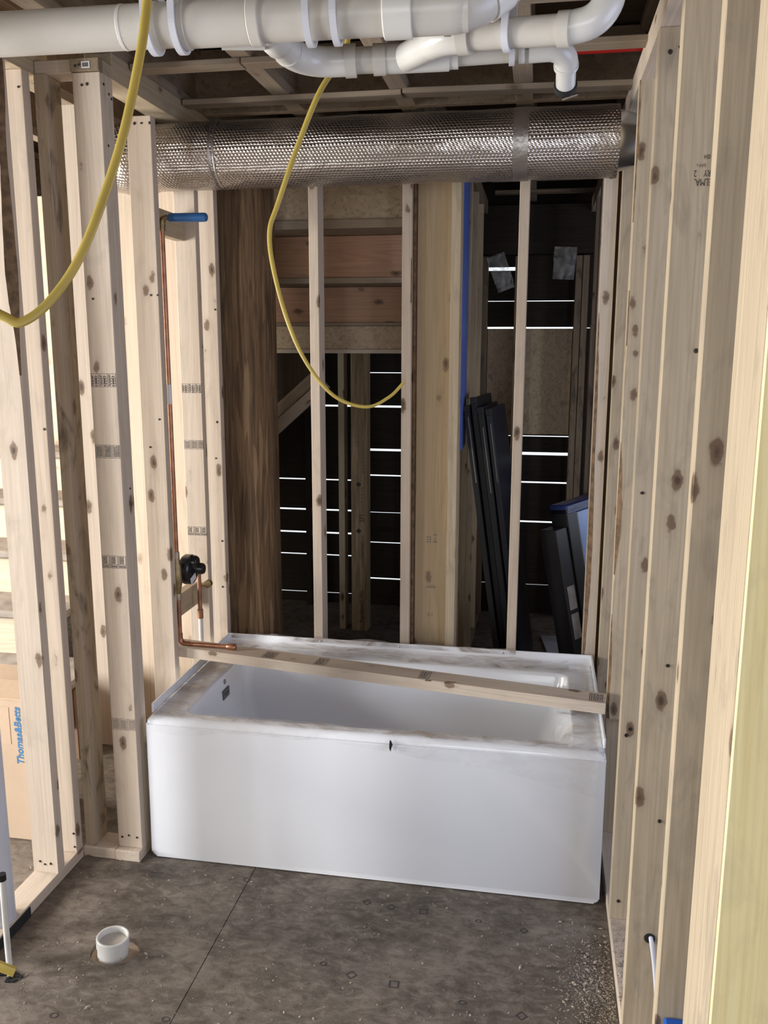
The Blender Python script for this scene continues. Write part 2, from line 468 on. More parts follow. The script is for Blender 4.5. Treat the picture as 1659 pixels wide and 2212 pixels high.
# ================================================================ STRUCTURE
# ---- floor: two subfloor sheets with a joint, a hole for the closet pipe
floor = empty('floor', (0, 0, 0), 'grey-brown dirty strand-board subfloor strewn with sawdust', 'floor', kind='structure')
def sheet(x0, x1, y0, y1, hole=None):
    bm = bmesh.new()
    vs_ = [bm.verts.new((x, y, 0)) for x, y in ((x0, y0), (x1, y0), (x1, y1), (x0, y1))]
    es = [bm.edges.new((vs_[i], vs_[(i+1) % 4])) for i in range(4)]
    if hole:
        hx, hy, hr = hole
        hv = [bm.verts.new((hx+hr*(1+.06*math.sin(3*t+1))*math.cos(t)+(.012 if math.cos(t) > .2 else 0), hy+hr*.94*math.sin(t), 0)) for t in [2*PI*i/28 for i in range(28)]]
        es += [bm.edges.new((hv[i], hv[(i+1) % 28])) for i in range(28)]
    bmesh.ops.triangle_fill(bm, use_beauty=True, edges=es)
    r = bmesh.ops.extrude_face_region(bm, geom=bm.faces[:])
    bmesh.ops.translate(bm, vec=(0, 0, -.02), verts=[v for v in r['geom'] if isinstance(v, bmesh.types.BMVert)])
    me = finish(bm, 'subfloor_sheet', 'floor')
    return link('subfloor_sheet', me, floor)
XJ = .377
sheet(-.85, XJ-.0013, -1.05, 3.3, (.092, -.474, .066))
sheet(XJ+.0013, 1.60, -1.05, 3.3)
sheet(1.602, 3.3, -1.05, 3.3); sheet(-3.3, -.852, -1.05, 3.3)
for a, b in ((-3.3, -.84), (-.838, .38), (.382, 1.6), (1.602, 3.3)): sheet(a, b, -6.1, -1.052)
board('subfloor_backing', -3.3, 3.3, -6.1, 3.3, -.06, -.045, 'dark', floor, axis='z')
def floor_mark(x, y, s, kind, a=0.):
    if kind == 'sq': me = quad_rects(frame_rects(-s, -s, s, s, .0035), 'printed_mark', 'ink')
    else:
        V, F = [], []
        k = 18
        for i in range(k):
            t = 2*PI*i/k
            V += [(math.cos(t)*s, math.sin(t)*s*.8, 0), (math.cos(t)*(s-.0035), math.sin(t)*(s-.0035)*.8, 0)]
        for i in range(k): j = (i+1) % k; F.append((2*i, 2*j, 2*j+1, 2*i+1))
        me = bpy.data.meshes.new('printed_mark'); me.from_pydata(V, [], F); me.materials.append(M['ink'])
    link('printed_mark', me, floor, Matrix.Translation((x, y, .0007)) @ Matrix.Rotation(a, 4, 'Z'))
for x, y, s, k, a in ((.79, -.12, .011, 'sq', .8), (.87, -.13, .011, 'sq', .75), (.975, -.135, .013, 'sq', .05), (1.15, -.15, .010, 'ci', 0), (1.29, -.17, .010, 'sq', .8),
                      (.72, -.42, .011, 'ci', 0), (.81, -.45, .012, 'sq', .8), (.935, -.465, .014, 'sq', .06), (1.13, -.5, .011, 'ci', 0), (1.29, -.52, .012, 'sq', .8),
                      (.37, -.075, .013, 'ci', 0), (.36, -.70, .012, 'ci', 0), (.06, -.74, .012, 'ci', 0)):
    floor_mark(x, y, s, k, a)

# ---- ceiling: I-joists, strapping, subfloor above
ceil = empty('ceiling', (0, 0, ZJ), 'open joist ceiling with strapping boards under dark subfloor', 'ceiling', kind='structure')
for x in (-2.5, -1.7, -.88, -.47, -.06, .345, .765, 1.19, 1.61, 2.02, 2.6):
    j = board('joist', x-.031, x+.031, -6.1, 3.1, ZJ, ZJ+.036, 'joist', ceil)
    board('joist_web', x-.005, x+.005, -6.1, 3.1, ZJ+.034, ZJ+.21, 'osb_dark', j)
    board('joist_top_flange', x-.031, x+.031, -6.1, 3.1, ZJ+.205, ZJ+.24, 'joist', j)
for i in range(16):
    y0 = -6.2+.61*i
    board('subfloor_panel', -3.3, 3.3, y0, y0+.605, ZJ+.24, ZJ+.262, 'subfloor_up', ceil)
for y in (-1.0, -.6, -.19, .2, .61, 1.0, 1.42, 1.83, 2.25, 2.66):
    if abs(y-.61) < .01:
        board('strap', -.02, .775, y-.032, y+.032, ZJ-.019, ZJ-.0005, 'joist', ceil)
        board('strap', .779, 1.55, y-.030, y+.036, ZJ-.019, ZJ-.0005, 'joist', ceil, rot=Matrix.Rotation(.012, 4, 'Y'))
    elif y > .9:
        board('strap', .99, 1.55, y-.032, y+.032, ZJ-.019, ZJ-.0005, 'spruce_dirty', ceil)
    elif y > 0:
        board('strap', -.02, .34, y-.032, y+.032, ZJ-.019, ZJ-.0005, 'joist', ceil)
        board('strap', .343, 1.55, y-.032, y+.032, ZJ-.019, ZJ-.0005, 'joist', ceil)
    else:
        board('strap', -.22, 1.55, y-.032, y+.032, ZJ-.019, ZJ-.0005, 'joist', ceil)
board('joist_header', -.2, 1.6, .80, .838, ZJ, ZJ+.23, 'osb_dark', ceil)

# ---- left bathroom wall (runs towards the camera)
wl = empty('wall_left', (-.28, -.2, 0), 'open stud wall of pale lumber on the left beside the cardboard box', 'wall', kind='structure')
XL0, XL1 = -.325, -.236
pl = board('bottom_plate', XL0, XL1, -1.448, -.045, .0, S, 'spruce', wl)
board('plate_gasket', XL1+.0005, XL1+.004, -1.44, -.375, .0, .034, 'dark', wl)
board('top_plate', XL0, XL1, -1.448, .06, ZS, ZP, 'spruce_grey', wl)
board('top_plate', XL0, XL1, -1.448, .06, ZP, ZJ, 'spruce_grey', wl)
s1 = wane_stud('stud', XL0, XL1, -.205, -.167, S, ZS, 'spruce', wl, (1, -1), .010, .016, 15, 4., 1.55)
nails(s1, [(-.30, -.206, .075), (-.283, -.206, .066), (-.262, -.206, .07), (-.29, -.206, 2.52), (-.262, -.206, 2.515)])
s2 = board('stud', XL0, XL1, -.085, -.047, S, ZS, 'spruce', wl)
nails(s2, [(-.245, -.086, .11), (-.244, -.086, .06), (-.246, -.086, 1.5), (-.25, -.086, 2.5)])
board('stud', XL0, XL1, -.61, -.572, S, ZS, 'spruce', wl)
for y in (-1.0, -1.41): board('stud', XL0, XL1, y-S, y, S, ZS, 'spruce', wl)
wane_stud('stud', -.44, -.351, -.02, .018, S, ZS, 'spruce', wl, (1, -1), .03, .016, 11, 1.6)

# ---- short return and the plumbing wall at the tub's left end
wa = empty('wall_alcove_left', (-.1, .3, 0), 'stud wall at the drain end of the tub carrying copper pipes', 'wall', kind='structure')
board('bottom_plate', XL1+.001, -.117, -.043, .055, .0, S, 'spruce', wa)
board('bottom_plate', -.1155, -.026, -.046, .92, .0, S, 'spruce', wa, axis='y')
md = board('stud', XL1+.002, -.197, -.030, .059, S, ZS, 'mold', wa)
XA0, XA1 = -.115, -.026
post1 = board('stud', XA0, XA1, -.020, .018, S, ZS, 'spruce', wa)
post2 = board('stud', XA0, XA1, .0185, .0565, S, ZS, 'spruce', wa)
nails(post1, [(-.10, -.021, .075), (-.075, -.021, .083), (-.045, -.021, .078), (-.085, -.021, 2.515), (-.068, -.021, 2.517), (-.09, -.021, 1.9)])
nails(post2, [(-.0255, .03, 2.5), (-.0255, .045, 2.49), (-.0255, .0, 2.52), (-.0255, .01, 2.35), (-.0255, .03, 1.3)], '+x')
for z, k, mt in ((1.63, 'oval', 'ink'), (1.405, 'lines', 'ink'), (1.042, 'block', 'ink'), (.475, 'lines', 'ink_faint')):
    stamp(post1, -.112, -.020, z, k, 3, .026, .042, mt, 0, .083)
st2 = board('stud', XA0-.004, XA1-.006, .331, .369, S, ZS-.036, 'spruce', wa)
nails(st2, [(-.09, .33, 2.49), (-.065, .33, 2.49), (-.036, .33, 2.49), (-.06, .33, 1.93), (-.035, .33, 1.93), (-.09, .33, 1.4), (-.05, .33, 1.5)])
st3 = board('stud', XA0, XA1-.004, .685, .723, S, ZS-.03, 'spruce', wa)
for z, k in ((1.575, 'oval'), (1.352, 'lines'), (1.00, 'block')):
    stamp(st3, XA0+.004, .685, z, k, 3, .026, .036, 'ink', 0, .081)
st4 = board('stud', -.093, -.003, .815, .853, S, ZS-.03, 'spruce', wa)
nails(st4, [(-.02, .814, 1.45), (-.03, .814, 1.3), (-.015, .814, .95), (-.02, .814, .75), (-.012, .814, 1.9)])
board('top_plate', XA0, XA1, .001, .93, ZS, ZP, 'spruce_grey', wa, axis='y')
board('top_plate', XA0, XA1, .06, .93, ZP, ZJ, 'spruce_grey', wa, axis='y')
board('top_plate', XL1+.001, XA0-.001, -.02, .06, ZS, ZP, 'spruce', wa)
blk = board('top_plate', XA0-.002, XA1+.001, -.026, .0, ZS+.001, ZP, 'spruce_dirty', wa, axis='y')
me = quad_rects([(-.013, -.009, .013, .009)], 'label', 'label')
lb = link('staple_label', me, blk, face_front(-.066, -.0265, 2.568))
link('label_print', quad_rects([(-.010+.004*i, -.006, -.0075+.004*i, .006) for i in range(5)], 'label_print', 'ink'), blk, face_front(-.066, -.0271, 2.568))
nails(blk, [(-.10, -.0265, 2.567), (-.088, -.0265, 2.569)])
board('blocking', -.112, -.074, .370, .684, .715, .804, 'spruce_grey', wa, axis='y')
board('blocking', -.112, -.074, .370, .684, 2.15, 2.239, 'spruce_grey', wa, axis='y')
board('plywood_sheet', -.79, -.118, .93, .942, .05, 2.5, 'ply', wa)
# a stud of the wall beyond, seen in the gap left of the double post
wane_stud('stud', -.345, -.256, .30, .338, .25, ZS, 'spruce', wa, (1, -1), .03, .022, 3, 2.2)
board('blocking', -.345, -.12, .40, .438, .04, .16, 'spruce_dirty', wa)

# ---- back wall behind the tub
wb = empty('wall_back', (.75, .87, 0), 'open stud wall behind the tub with brown strand-lumber column', 'wall', kind='structure')
YB = .832
board('bottom_plate', .21, 1.54, YB, YB+D, .0, S, 'spruce_grey', wb)
board('top_plate', -.02, 1.54, YB+.003, YB+D, ZS, ZP, 'spruce_grey', wb)
tag(board('column', -.075, .197, .872, .961, .0, ZS, 'psl', wb), 'dark brown strand-lumber column')
board('stud', .374, .412, YB, YB+D, S, ZS, 'spruce', wb)
wane_stud('stud', .742, .780, YB, YB+D, S, ZS, 'spruce', wb, (1, -1), .002, .001, 5)
board('nailer_strip', .7815, .792, YB+.03, YB+D+.02, S, ZS, 'bark', wb)
wide = tag(board('stud', .7935, .9255, .888, .926, S, ZS, 'spruce_cream', wb), 'wide cream-coloured board')
board('stud', .9275, .9655, YB+.02, YB+.02+D, S, ZS, 'spruce_grey', wb)
st_ = board('stud', 1.182, 1.219, YB, YB+D, S, ZS, 'spruce', wb)
wane_stud('stud', 1.486, 1.534, YB-.002, YB+D, S, ZS, 'spruce', wb, (-1, -1), .014, .006, 9, 1.4)
board('stud', 1.5365, 1.56, YB+.05, YB+D+.06, S, ZS, 'psl', wb)
link('grade_stamp', quad_rects([(-.02+.011*i, -.004+.01*j, -.013+.011*i, .001+.01*j) for i in range(2) for j in range(3)]+[(.006, -.004+.01*j, .022, .001+.01*j) for j in (0, 3)], 'grade_stamp', 'ink_faint'), wide, face_front(.863, .888, .968))
link('grade_stamp', text_mesh('2', .02, 'ink_faint'), wide, face_front(.877, .888, .977))
link('grade_stamp', quad_rects([(-.016, .004, .016, .0065), (-.02, -.004, .02, 0)], 'grade_stamp', 'ink_faint'), wide, face_front(.863, .888, .775))
link('grade_stamp', quad_rects(frame_rects(-.014, -.006, -.003, .006, .002)+[(.004, -.005, .007, .005)], 'grade_stamp', 'ink_faint'), wide, face_front(.863, .888, .655))

# ---- right wall
wr = empty('wall_right', (1.59, 0, 0), 'open stud wall of pale lumber running along the right side', 'wall', kind='structure')
XR0, XR1 = 1.546, 1.635
board('bottom_plate', XR0, XR1, -1.6, .93, .0, S, 'spruce', wr)
board('bottom_plate', XR0, XR1, .935, 3.0, .0, S, 'spruce_dirty', wr)
board('top_plate', XR0, XR1, -1.6, 3.0, ZS, ZP, 'spruce', wr)
board('top_plate', XR0, XR1, -1.6, 3.0, ZP, ZJ, 'spruce', wr)
r5 = board('stud', XR0, XR1, .80, .838, S, ZS, 'spruce_grey', wr)
r4 = wane_stud('stud', XR0, XR1, .335, .373, .49, ZS, 'spruce_grey', wr, (-1, -1), .012, .006, 21)
board('stud', XR0+.003, XR1, .375, .413, S, ZS, 'spruce_grey', wr)
r3 = board('stud', XR0, XR1, -.117, -.079, S, ZS, 'spruce_grey', wr)
r2 = board('stud', XR0, XR1, -.550, -.512, S, ZS, 'spruce_grey', wr)
r1 = board('stud', XR0, XR1, -1.029, -.991, S, ZS, 'spruce_grey', wr)
nails(r3, [(1.57, -.118, 1.36), (1.60, -.118, 2.5), (1.575, -.118, 2.49), (1.61, -.118, 2.40), (1.575, -.118, .66), (1.565, -.118, .64), (1.57, -.118, .10)], r=.006)
nails(r2, [(1.60, -.551, 1.02), (1.615, -.551, 1.75), (1.605, -.551, .62)], r=.005)
for s, z, x, sz in (('SELMA,', 2.102, 1.609, .021), ('DRY    2', 2.120, 1.608, .019), ('S-P-F s', 2.136, 1.600, .010), ('054', 2.153, 1.611, .013)):
    link('grade_stamp', text_mesh(s, sz, 'ink'), r2, face_front(x, -.550, z, PI) @ Matrix.Diagonal((.66, 1, 1, 1)))
g = empty('jamb_post', (1.59, -1.36, S)); g.parent = wr; g.location = (0, -1.36, S); WPOS[g.name] = Matrix.Translation((1.59, -1.36, S))
for i in range(4):
    y = -1.443+i*.0417
    board('jamb_stud', XR0, XR1, y, y+.0412, S, ZS, 'spruce_grey', g, bev=.001)
tag(board('jamb_warm_light', XR0+.001, XR1+.02, -1.455, -1.4445, S, ZS, 'spruce_warm_light', g, bev=.001), 'added thin board, its yellow painted as warm light')  # board added to carry warm light as yellow colour
for y in (1.24, 1.65, 2.06, 2.47): board('stud', XR0, XR1, y, y+S, S, ZS, 'spruce_dirty', wr)
board('stud', XR0-.04, XR0-.002, 1.69, 1.78, S, 1.86, 'spruce_dirty', wr)

# ---- partition of the dark passage behind the back wall
wc = empty('wall_passage_left', (.92, 1.6, 0), 'stud partition in the dark passage beside the navy panels', 'wall', kind='structure')
board('bottom_plate', .842, .931, .96, 2.98, .0, S, 'spruce_dirty', wc)
board('top_plate', .842, .931, .96, 2.98, ZS, ZJ, 'spruce_dirty', wc)
for y in (.985, 1.39, 1.79, 2.19, 2.6): board('stud', .842, .931, y, y+S, S, ZS, 'spruce_grey', wc)
tag(board('blue_light_board', .932, .944, 1.20, 1.50, 1.30, ZS, 'cool_blue_light', wc), 'added strip painted as cool blue light')  # board added so its blue stands in for cool light

# ---- far outside wall of old boards with daylight between them
wf = empty('wall_far', (.8, 3.1, 0), 'dark old board sheathing wall with daylight showing through its gaps', 'wall', kind='structure')
def bays(x0, x1, zs, seed):
    """zs: list of (height of the gap, opening)"""
    rnd = random.Random(seed); z = -.05
    for (gz, op) in sorted(zs)+[(2.9, 0)]:
        h = gz-op/2-z
        n = max(1, round(h/.19))
        for k in range(n):
            a = z+h*k/n; b = z+h*(k+1)/n
            t = rnd.uniform(-.0012, .0012) if op and k == n-1 else 0
            board('sheathing_board', x0, x1, 3.10, 3.122, a-(.002 if k else 0), b, 'old_board', wf, rot=Matrix.Rotation(t, 4, 'Y'), bev=.0015)
        z = gz+op/2
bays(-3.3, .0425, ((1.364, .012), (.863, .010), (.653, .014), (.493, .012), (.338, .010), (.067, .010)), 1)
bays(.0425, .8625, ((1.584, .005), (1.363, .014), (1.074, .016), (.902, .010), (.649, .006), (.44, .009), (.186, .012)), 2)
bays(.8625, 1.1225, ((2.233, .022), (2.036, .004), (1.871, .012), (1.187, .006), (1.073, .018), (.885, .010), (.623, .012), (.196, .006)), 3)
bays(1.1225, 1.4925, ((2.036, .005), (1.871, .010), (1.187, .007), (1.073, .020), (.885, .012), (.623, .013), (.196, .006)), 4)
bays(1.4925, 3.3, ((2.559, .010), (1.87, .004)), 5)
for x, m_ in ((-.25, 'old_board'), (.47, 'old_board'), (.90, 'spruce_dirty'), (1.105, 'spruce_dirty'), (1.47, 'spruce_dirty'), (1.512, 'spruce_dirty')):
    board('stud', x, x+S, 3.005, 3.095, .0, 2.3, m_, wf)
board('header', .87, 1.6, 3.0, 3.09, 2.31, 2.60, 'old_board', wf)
board('strand_board_panel', .94, 1.105, 3.082, 3.097, 1.20, 1.865, 'osb', wf, axis='z')
board('strand_board_panel', 1.145, 1.468, 3.082, 3.097, 1.20, 1.865, 'osb', wf, axis='z')
tag(board('stud', .085, .123, 2.55, 2.639, .0, 1.72, 'spruce_grey', wf), 'loose pale stud')
pp = tag(board('post', .168, .268, 2.53, 2.63, .0, 1.78, 'psl_light', wf), 'printed strand-lumber post')
def up(x, z): return Matrix.Translation((x, 2.5293, z)) @ Matrix.Rotation(-PI/2, 4, 'Y') @ Matrix.Rotation(PI/2, 4, 'X')
link('printed_text', text_mesh('Parallam® PSL', .036, 'ink'), pp, up(.232, .16))
link('printed_text', text_mesh('SFI', .042, 'ink'), pp, up(.235, .72))
link('printed_text', text_mesh('CERTIFIED', .022, 'ink'), pp, up(.238, .52))
for z in (.64, .93): link('printed_text', quad_rects([(-.012, -.012, .012, .012)], 'printed_mark', 'ink'), pp, up(.214, z) @ Matrix.Rotation(PI/4, 4, 'Z'))
rects = []
for (x, z0, z1) in ((-.02, .42, .60), (-.016, .75, .92), (-.02, 1.0, 1.2), (.016, 1.02, 1.08), (.016, 1.16, 1.24), (-.02, 1.22, 1.3)):
    z = z0
    while z < z1:
        l = random.uniform(.006, .02); rects.append((z, x-.004, z+l, x+.004)); z += l+.006
link('printed_text', quad_rects(rects, 'printed_text', 'ink_faint'), pp, up(.222, 0))

# ---- house shell out of the picture: walls with the windows that let the daylight in, the front west one added
def shell(name, label, pieces):
    p = empty(name, (0, 0, 0), label, 'wall', kind='structure')
    for a in pieces: board('wall_panel', *a, 'shellwall', p, bev=0)
shell('wall_west', 'outer wall beyond the stairs with three windows, the front one added for light', [
    (-3.30, -3.2, -6.1, -3.77, 0, 2.88), (-3.30, -3.2, -3.77, -2.63, 0, .58), (-3.30, -3.2, -3.77, -2.63, 2.02, 2.88), (-3.30, -3.2, -2.63, -1.72, 0, 2.88), (-3.30, -3.2, -.78, .0, 0, 2.88), (-3.30, -3.2, 1.1, 3.1, 0, 2.88),
    (-3.30, -3.2, -1.72, -.78, 0, .58), (-3.30, -3.2, -1.72, -.78, 2.02, 2.88), (-3.30, -3.2, .0, 1.1, 0, .8), (-3.30, -3.2, .0, 1.1, 2.4, 2.88)])
shell('wall_south', 'outer wall behind the camera with a wide window', [
    (-3.3, .45, -6.1, -6.0, 0, 2.88), (2.55, 3.3, -6.1, -6.0, 0, 2.88), (.45, 2.55, -6.1, -6.0, 0, .55), (.45, 2.55, -6.1, -6.0, 2.35, 2.88)])
shell('wall_east', 'outer wall beyond the right stud wall', [
    (3.2, 3.3, -6.1, -2.05, 0, 2.88), (3.2, 3.3, -.35, 1.1, 0, 2.88), (3.2, 3.3, -2.05, -.35, 0, .85), (3.2, 3.3, -2.05, -.35, 2.35, 2.88), (3.2, 3.3, 2.4, 3.1, 0, 2.88), (3.2, 3.3, 1.1, 2.4, 0, .95), (3.2, 3.3, 1.1, 2.4, 2.05, 2.88)])

# ================================================================ THINGS
# ---- bathtub
def rr_loop(x0, x1, y0, y1, r, n=6):
    P = []
    for cx, cy, a in ((x1-r, y0+r, -PI/2), (x1-r, y1-r, 0), (x0+r, y1-r, PI/2), (x0+r, y0+r, PI)):
        for i in range(n+1):
            t = a+PI/2*i/n; P.append((cx+r*math.cos(t), cy+r*math.sin(t)))
    return P
def loft(bm, loops):
    R = [[bm.verts.new(p) for p in L] for L in loops]
    for A, B in zip(R, R[1:]):
        k = len(A)
        for i in range(k): bm.faces.new((A[i], A[(i+1) % k], B[(i+1) % k], B[i]))
    return R
TL, TD, TH = 1.524, .807, .517
tub = empty('bathtub', (.762, .40, 0), 'white alcove bathtub with flat apron standing between the stud walls', 'bathtub')
def tub_mesh():
    bm = bmesh.new(); Ls = []
    def outer(ins, z): return [(x, y, z) for x, y in rr_loop(ins, TL-ins, ins, TD-ins, .012)]
    Ls += [outer(0, .42), outer(0, TH-.018), outer(.002, TH-.010), outer(.007, TH-.004), outer(.016, TH)]
    def inn(x0, x1, y0, y1, r, z): return [(x, y, z) for x, y in rr_loop(x0, x1, y0, y1, r)]
    Ls += [inn(.112, 1.428, .052, .672, .045, TH), inn(.118, 1.422, .058, .666, .042, TH-.003), inn(.122, 1.418, .062, .662, .040, TH-.012),
           inn(.135, 1.39, .070, .654, .045, .36), inn(.15, 1.34, .082, .645, .055, .20), inn(.17, 1.30, .10, .628, .07, .13), inn(.22, 1.24, .14, .59, .07, .105)]
    R = loft(bm, Ls); bm.faces.new(R[-1])
    me = finish(bm, 'tub_shell', 'tub'); auto(me, 1.2); return me
link('tub_shell', tub_mesh(), tub)
def apron_mesh():
    bm = bmesh.new()
    # front panel with rounded bottom corners and returned sides
    r = .018; P = [(0.0, TH-.02), (0.0, r+.004)]
    for i in range(1, 7): t = PI+PI/2*i/6; P.append((r+r*math.cos(t), .004+r+r*math.sin(t)))
    for i in range(0, 7): t = -PI/2+PI/2*i/6; P.append((TL-r+r*math.cos(t), .004+r+r*math.sin(t)))
    P.append((TL, TH-.02))
    F = [bm.verts.new((x, -.004, z)) for x, z in P]; B = [bm.verts.new((x, .03, z)) for x, z in P]
    bm.faces.new(F[::-1]); k = len(P)
    es = []
    for i in range(k): bm.faces.new((F[i], F[(i+1) % k], B[(i+1) % k], B[i]))
    bm.edges.ensure_lookup_table()
    es = [e for e in bm.edges if all(abs(v.co.y+.004) < 1e-6 for v in e.verts)]
    bmesh.ops.bevel(bm, geom=es, offset=.006, segments=3, affect='EDGES', profile=.5)
    me = finish(bm, 'apron', 'tub'); auto(me, .7); return me
link('apron', apron_mesh(), tub)
def flange():
    bm = bmesh.new(); t = .006; zt = TH+.033
    path = [(.003, .03), (.003, TD-.003), (TL-.003, TD-.003), (TL-.003, .03)]
    for (x0, x1, y0, y1) in ((.001, .009, .045, TD), (TL-.009, TL-.001, .045, TD), (.009, TL-.009, TD-.009, TD-.001)):
        box_bm(bm, x1-x0, y1-y0, .035, .002, ((x0+x1)/2, (y0+y1)/2, TH+.0155))
    # coved foot along the back
    vs0 = None
    n = 6; prof = []
    for i in range(n+1):
        a = PI/2*i/n; prof.append((TD-.009-.03*(1-math.sin(a)), TH-.001+.03*(1-math.cos(a))))
    A = [bm.verts.new((.009, y, z)) for y, z in prof]; B = [bm.verts.new((TL-.009, y, z)) for y, z in prof]
    for i in range(n): bm.faces.new((A[i], A[i+1], B[i+1], B[i]))
    return finish(bm, 'tile_flange', 'tub')
fl = link('tile_flange', flange(), tub)
for x in (.41, .745, 1.17):
    bm = bmesh.new(); bmesh.ops.create_uvsphere(bm, u_segments=10, v_segments=6, radius=.005)
    link('screw_head', finish(bm, 'screw_head', 'steel', True), fl, Matrix.Translation((x, TD-.011, TH+.022)) @ Matrix.Diagonal((1, .5, 1, 1)))
ovp = board('overflow_plate', .1262, .1335, .388, .452, .425, .462, 'grey', tub, bev=.002, axis='y')
board('overflow_slot', .1332, .1345, .402, .438, .441, .448, 'black', ovp, bev=0, axis='y')
bm = bmesh.new(); bmesh.ops.create_cone(bm, cap_ends=True, segments=18, radius1=.010, radius2=.010, depth=.003)
link('round_sticker', finish(bm, 'round_sticker', 'sealant'), tub, Matrix.Translation((.1245, .425, .487)) @ Matrix.Rotation(PI/2, 4, 'Y'))

# ---- protective plastic film, torn and dusty
film = empty('protective_film', (.762, .3, TH), 'torn clear plastic film clinging to the tub rim', 'plastic film')
def film_strip(fn, nu, nv, amp=.0035, seed=0, mat='film_dusty'):
    bm = bmesh.new(); G = []
    for i in range(nu+1):
        row = []
        for j in range(nv+1):
            p = Vector(fn(i/nu, j/nv)); q = p*14+Vector((seed*9., 0, 0))
            w = amp*(.6+noise.noise(q)+.5*noise.noise(q*2.7))
            row.append(bm.verts.new(p+Vector((.3*noise.noise(q*1.3)*amp, -max(w, 0)*.6 if p.z < TH-.004 else 0, max(w, 0) if p.z > TH-.01 else 0))))
        G.append(row)
    for i in range(nu):
        for j in range(nv): bm.faces.new((G[i][j], G[i+1][j], G[i+1][j+1], G[i][j+1]))
    me = finish(bm, 'film_strip', mat, True)
    return link('film_strip', me, film)
def f_front(u, v):
    x = .03+1.47*u
    hang = .022+.010*math.sin(x*9)+.11*max(0, (x-.78)/.74)**1.15+.018*noise.noise((x*5, 1, 0))
    L = hang+.018; s = v*L
    if s < hang: return (x, -.0065, TH-.012-(hang-s))
    s -= hang
    return (x, -.006+s*.9, TH-.010+s*.75)
film_strip(f_front, 120, 12, .003, 1, 'film')
film_strip(lambda u, v: (.03+1.47*u, .009+.046*v, TH+.0035), 120, 5, .003, 6)
film_strip(lambda u, v: (.012+.103*v+.012*noise.noise((u*6, 4, 0)), .02+.74*u, TH+.004), 60, 8, .005, 2)
film_strip(lambda u, v: (.03+1.40*u, .674+.105*v+.01*noise.noise((u*14, 8, 0))*(1-v), TH+.003+.006*v), 110, 8, .005, 3)
film_strip(lambda u, v: (1.515-.14*v-.02*noise.noise((u*7, 2, 3)), .02+.66*u, TH+.005-(.07*max(0, v-.72)/.28 if u < .35 else 0)), 60, 14, .010, 4)
film_strip(lambda u, v: (.02+1.2*u, TD-.012, TH+.014+(.022+.012*noise.noise((u*9, 5, 1)))*v), 90, 4, .004, 5)

# ---- lumber laid across the tub
pk = empty('lumber_brace', (.74, .42, .55), 'stained stud laid across the bathtub from wall to wall', 'lumber')
def plank():
    L = 1.60; n = 70; bm = bmesh.new(); rings = []
    for i in range(n+1):
        z = -L/2+L*i/n
        a = max(.0012, .006*noise.noise((3.3, 1, z*5))*1.5+.003*noise.noise((1, 2, z*25))) if i > 30 else .0014
        sx, sy = S/2, D/2
        P = [(-sx, -sy), (sx-a, -sy), (sx, -sy+a), (sx, sy), (-sx, sy)]
        rings.append(([bm.verts.new((p[0], p[1], z)) for p in P], a))
    for (A, aa), (B, ab) in zip(rings, rings[1:]):
        for k in range(5):
            f = bm.faces.new((A[k], A[(k+1) % 5], B[(k+1) % 5], B[k]))
            if k == 1 and aa > .004: f.material_index = 1
    bm.faces.new(rings[0][0][::-1]); bm.faces.new(rings[-1][0])
    return finish(bm, 'board', ['spruce', 'bark'])
PR = Matrix.Translation((.740, .3465, .5935)) @ Matrix.Rotation(-.09, 4, 'Z') @ Matrix.Rotation(.0300, 4, 'Y')
# local z of the board lies along its length, local x points up
PM = PR @ Matrix(((0, 0, 1, 0), (0, 1, 0, 0), (1, 0, 0, 0), (0, 0, 0, 1)))
pb = link('board', plank(), pk, PM)
TOPM = PR @ Matrix.Translation((0, 0, .0197))
def top_stamp(x, w, h, seed):
    rnd = random.Random(seed); r_ = frame_rects(0, 0, w, h, .0018)
    for j in range(4):
        yy = .008+j*(h-.012)/4; xx = .005
        while xx < w-.008:
            l = rnd.uniform(.003, .009); r_.append((xx, yy, min(xx+l, w-.004), yy+.008)); xx += l+.003
    link('grade_stamp', quad_rects(r_, 'grade_stamp', 'ink'), pb, TOPM @ Matrix.Translation((x, -.036, 0)))
top_stamp(-.44, .045, .062, 1); top_stamp(-.235, .04, .068, 2); top_stamp(.155, .036, .07, 3); top_stamp(.745, .045, .07, 4)

# ---- foil-wrapped duct
duct = empty('foil_duct', (.6, .56, 2.425), 'round duct wrapped in silver bubble foil under the joists', 'duct')
def duct_mesh(x0, x1, r, fn, nm, mat, nx, seg=56, cx=(.56, 2.4255)):
    bm = bmesh.new(); uvl = bm.loops.layers.uv.new('UVMap'); R = []
    for i in range(nx+1):
        x = x0+(x1-x0)*i/nx; row = []
        for k in range(seg+1):
            t = 2*PI*k/seg; rr = r+fn(x, t)
            row.append((bm.verts.new((x, cx[0]-math.cos(t)*rr, cx[1]+math.sin(t)*rr)), (x, t*r)))
        R.append(row)
    for A, B in zip(R, R[1:]):
        for k in range(seg):
            q = (A[k], A[k+1], B[k+1], B[k]); f = bm.faces.new([a[0] for a in q])
            for lp, a in zip(f.loops, q): lp[uvl].uv = a[1]
    bmesh.ops.remove_doubles(bm, verts=bm.verts[:], dist=1e-5)
    return finish(bm, nm, mat, True)
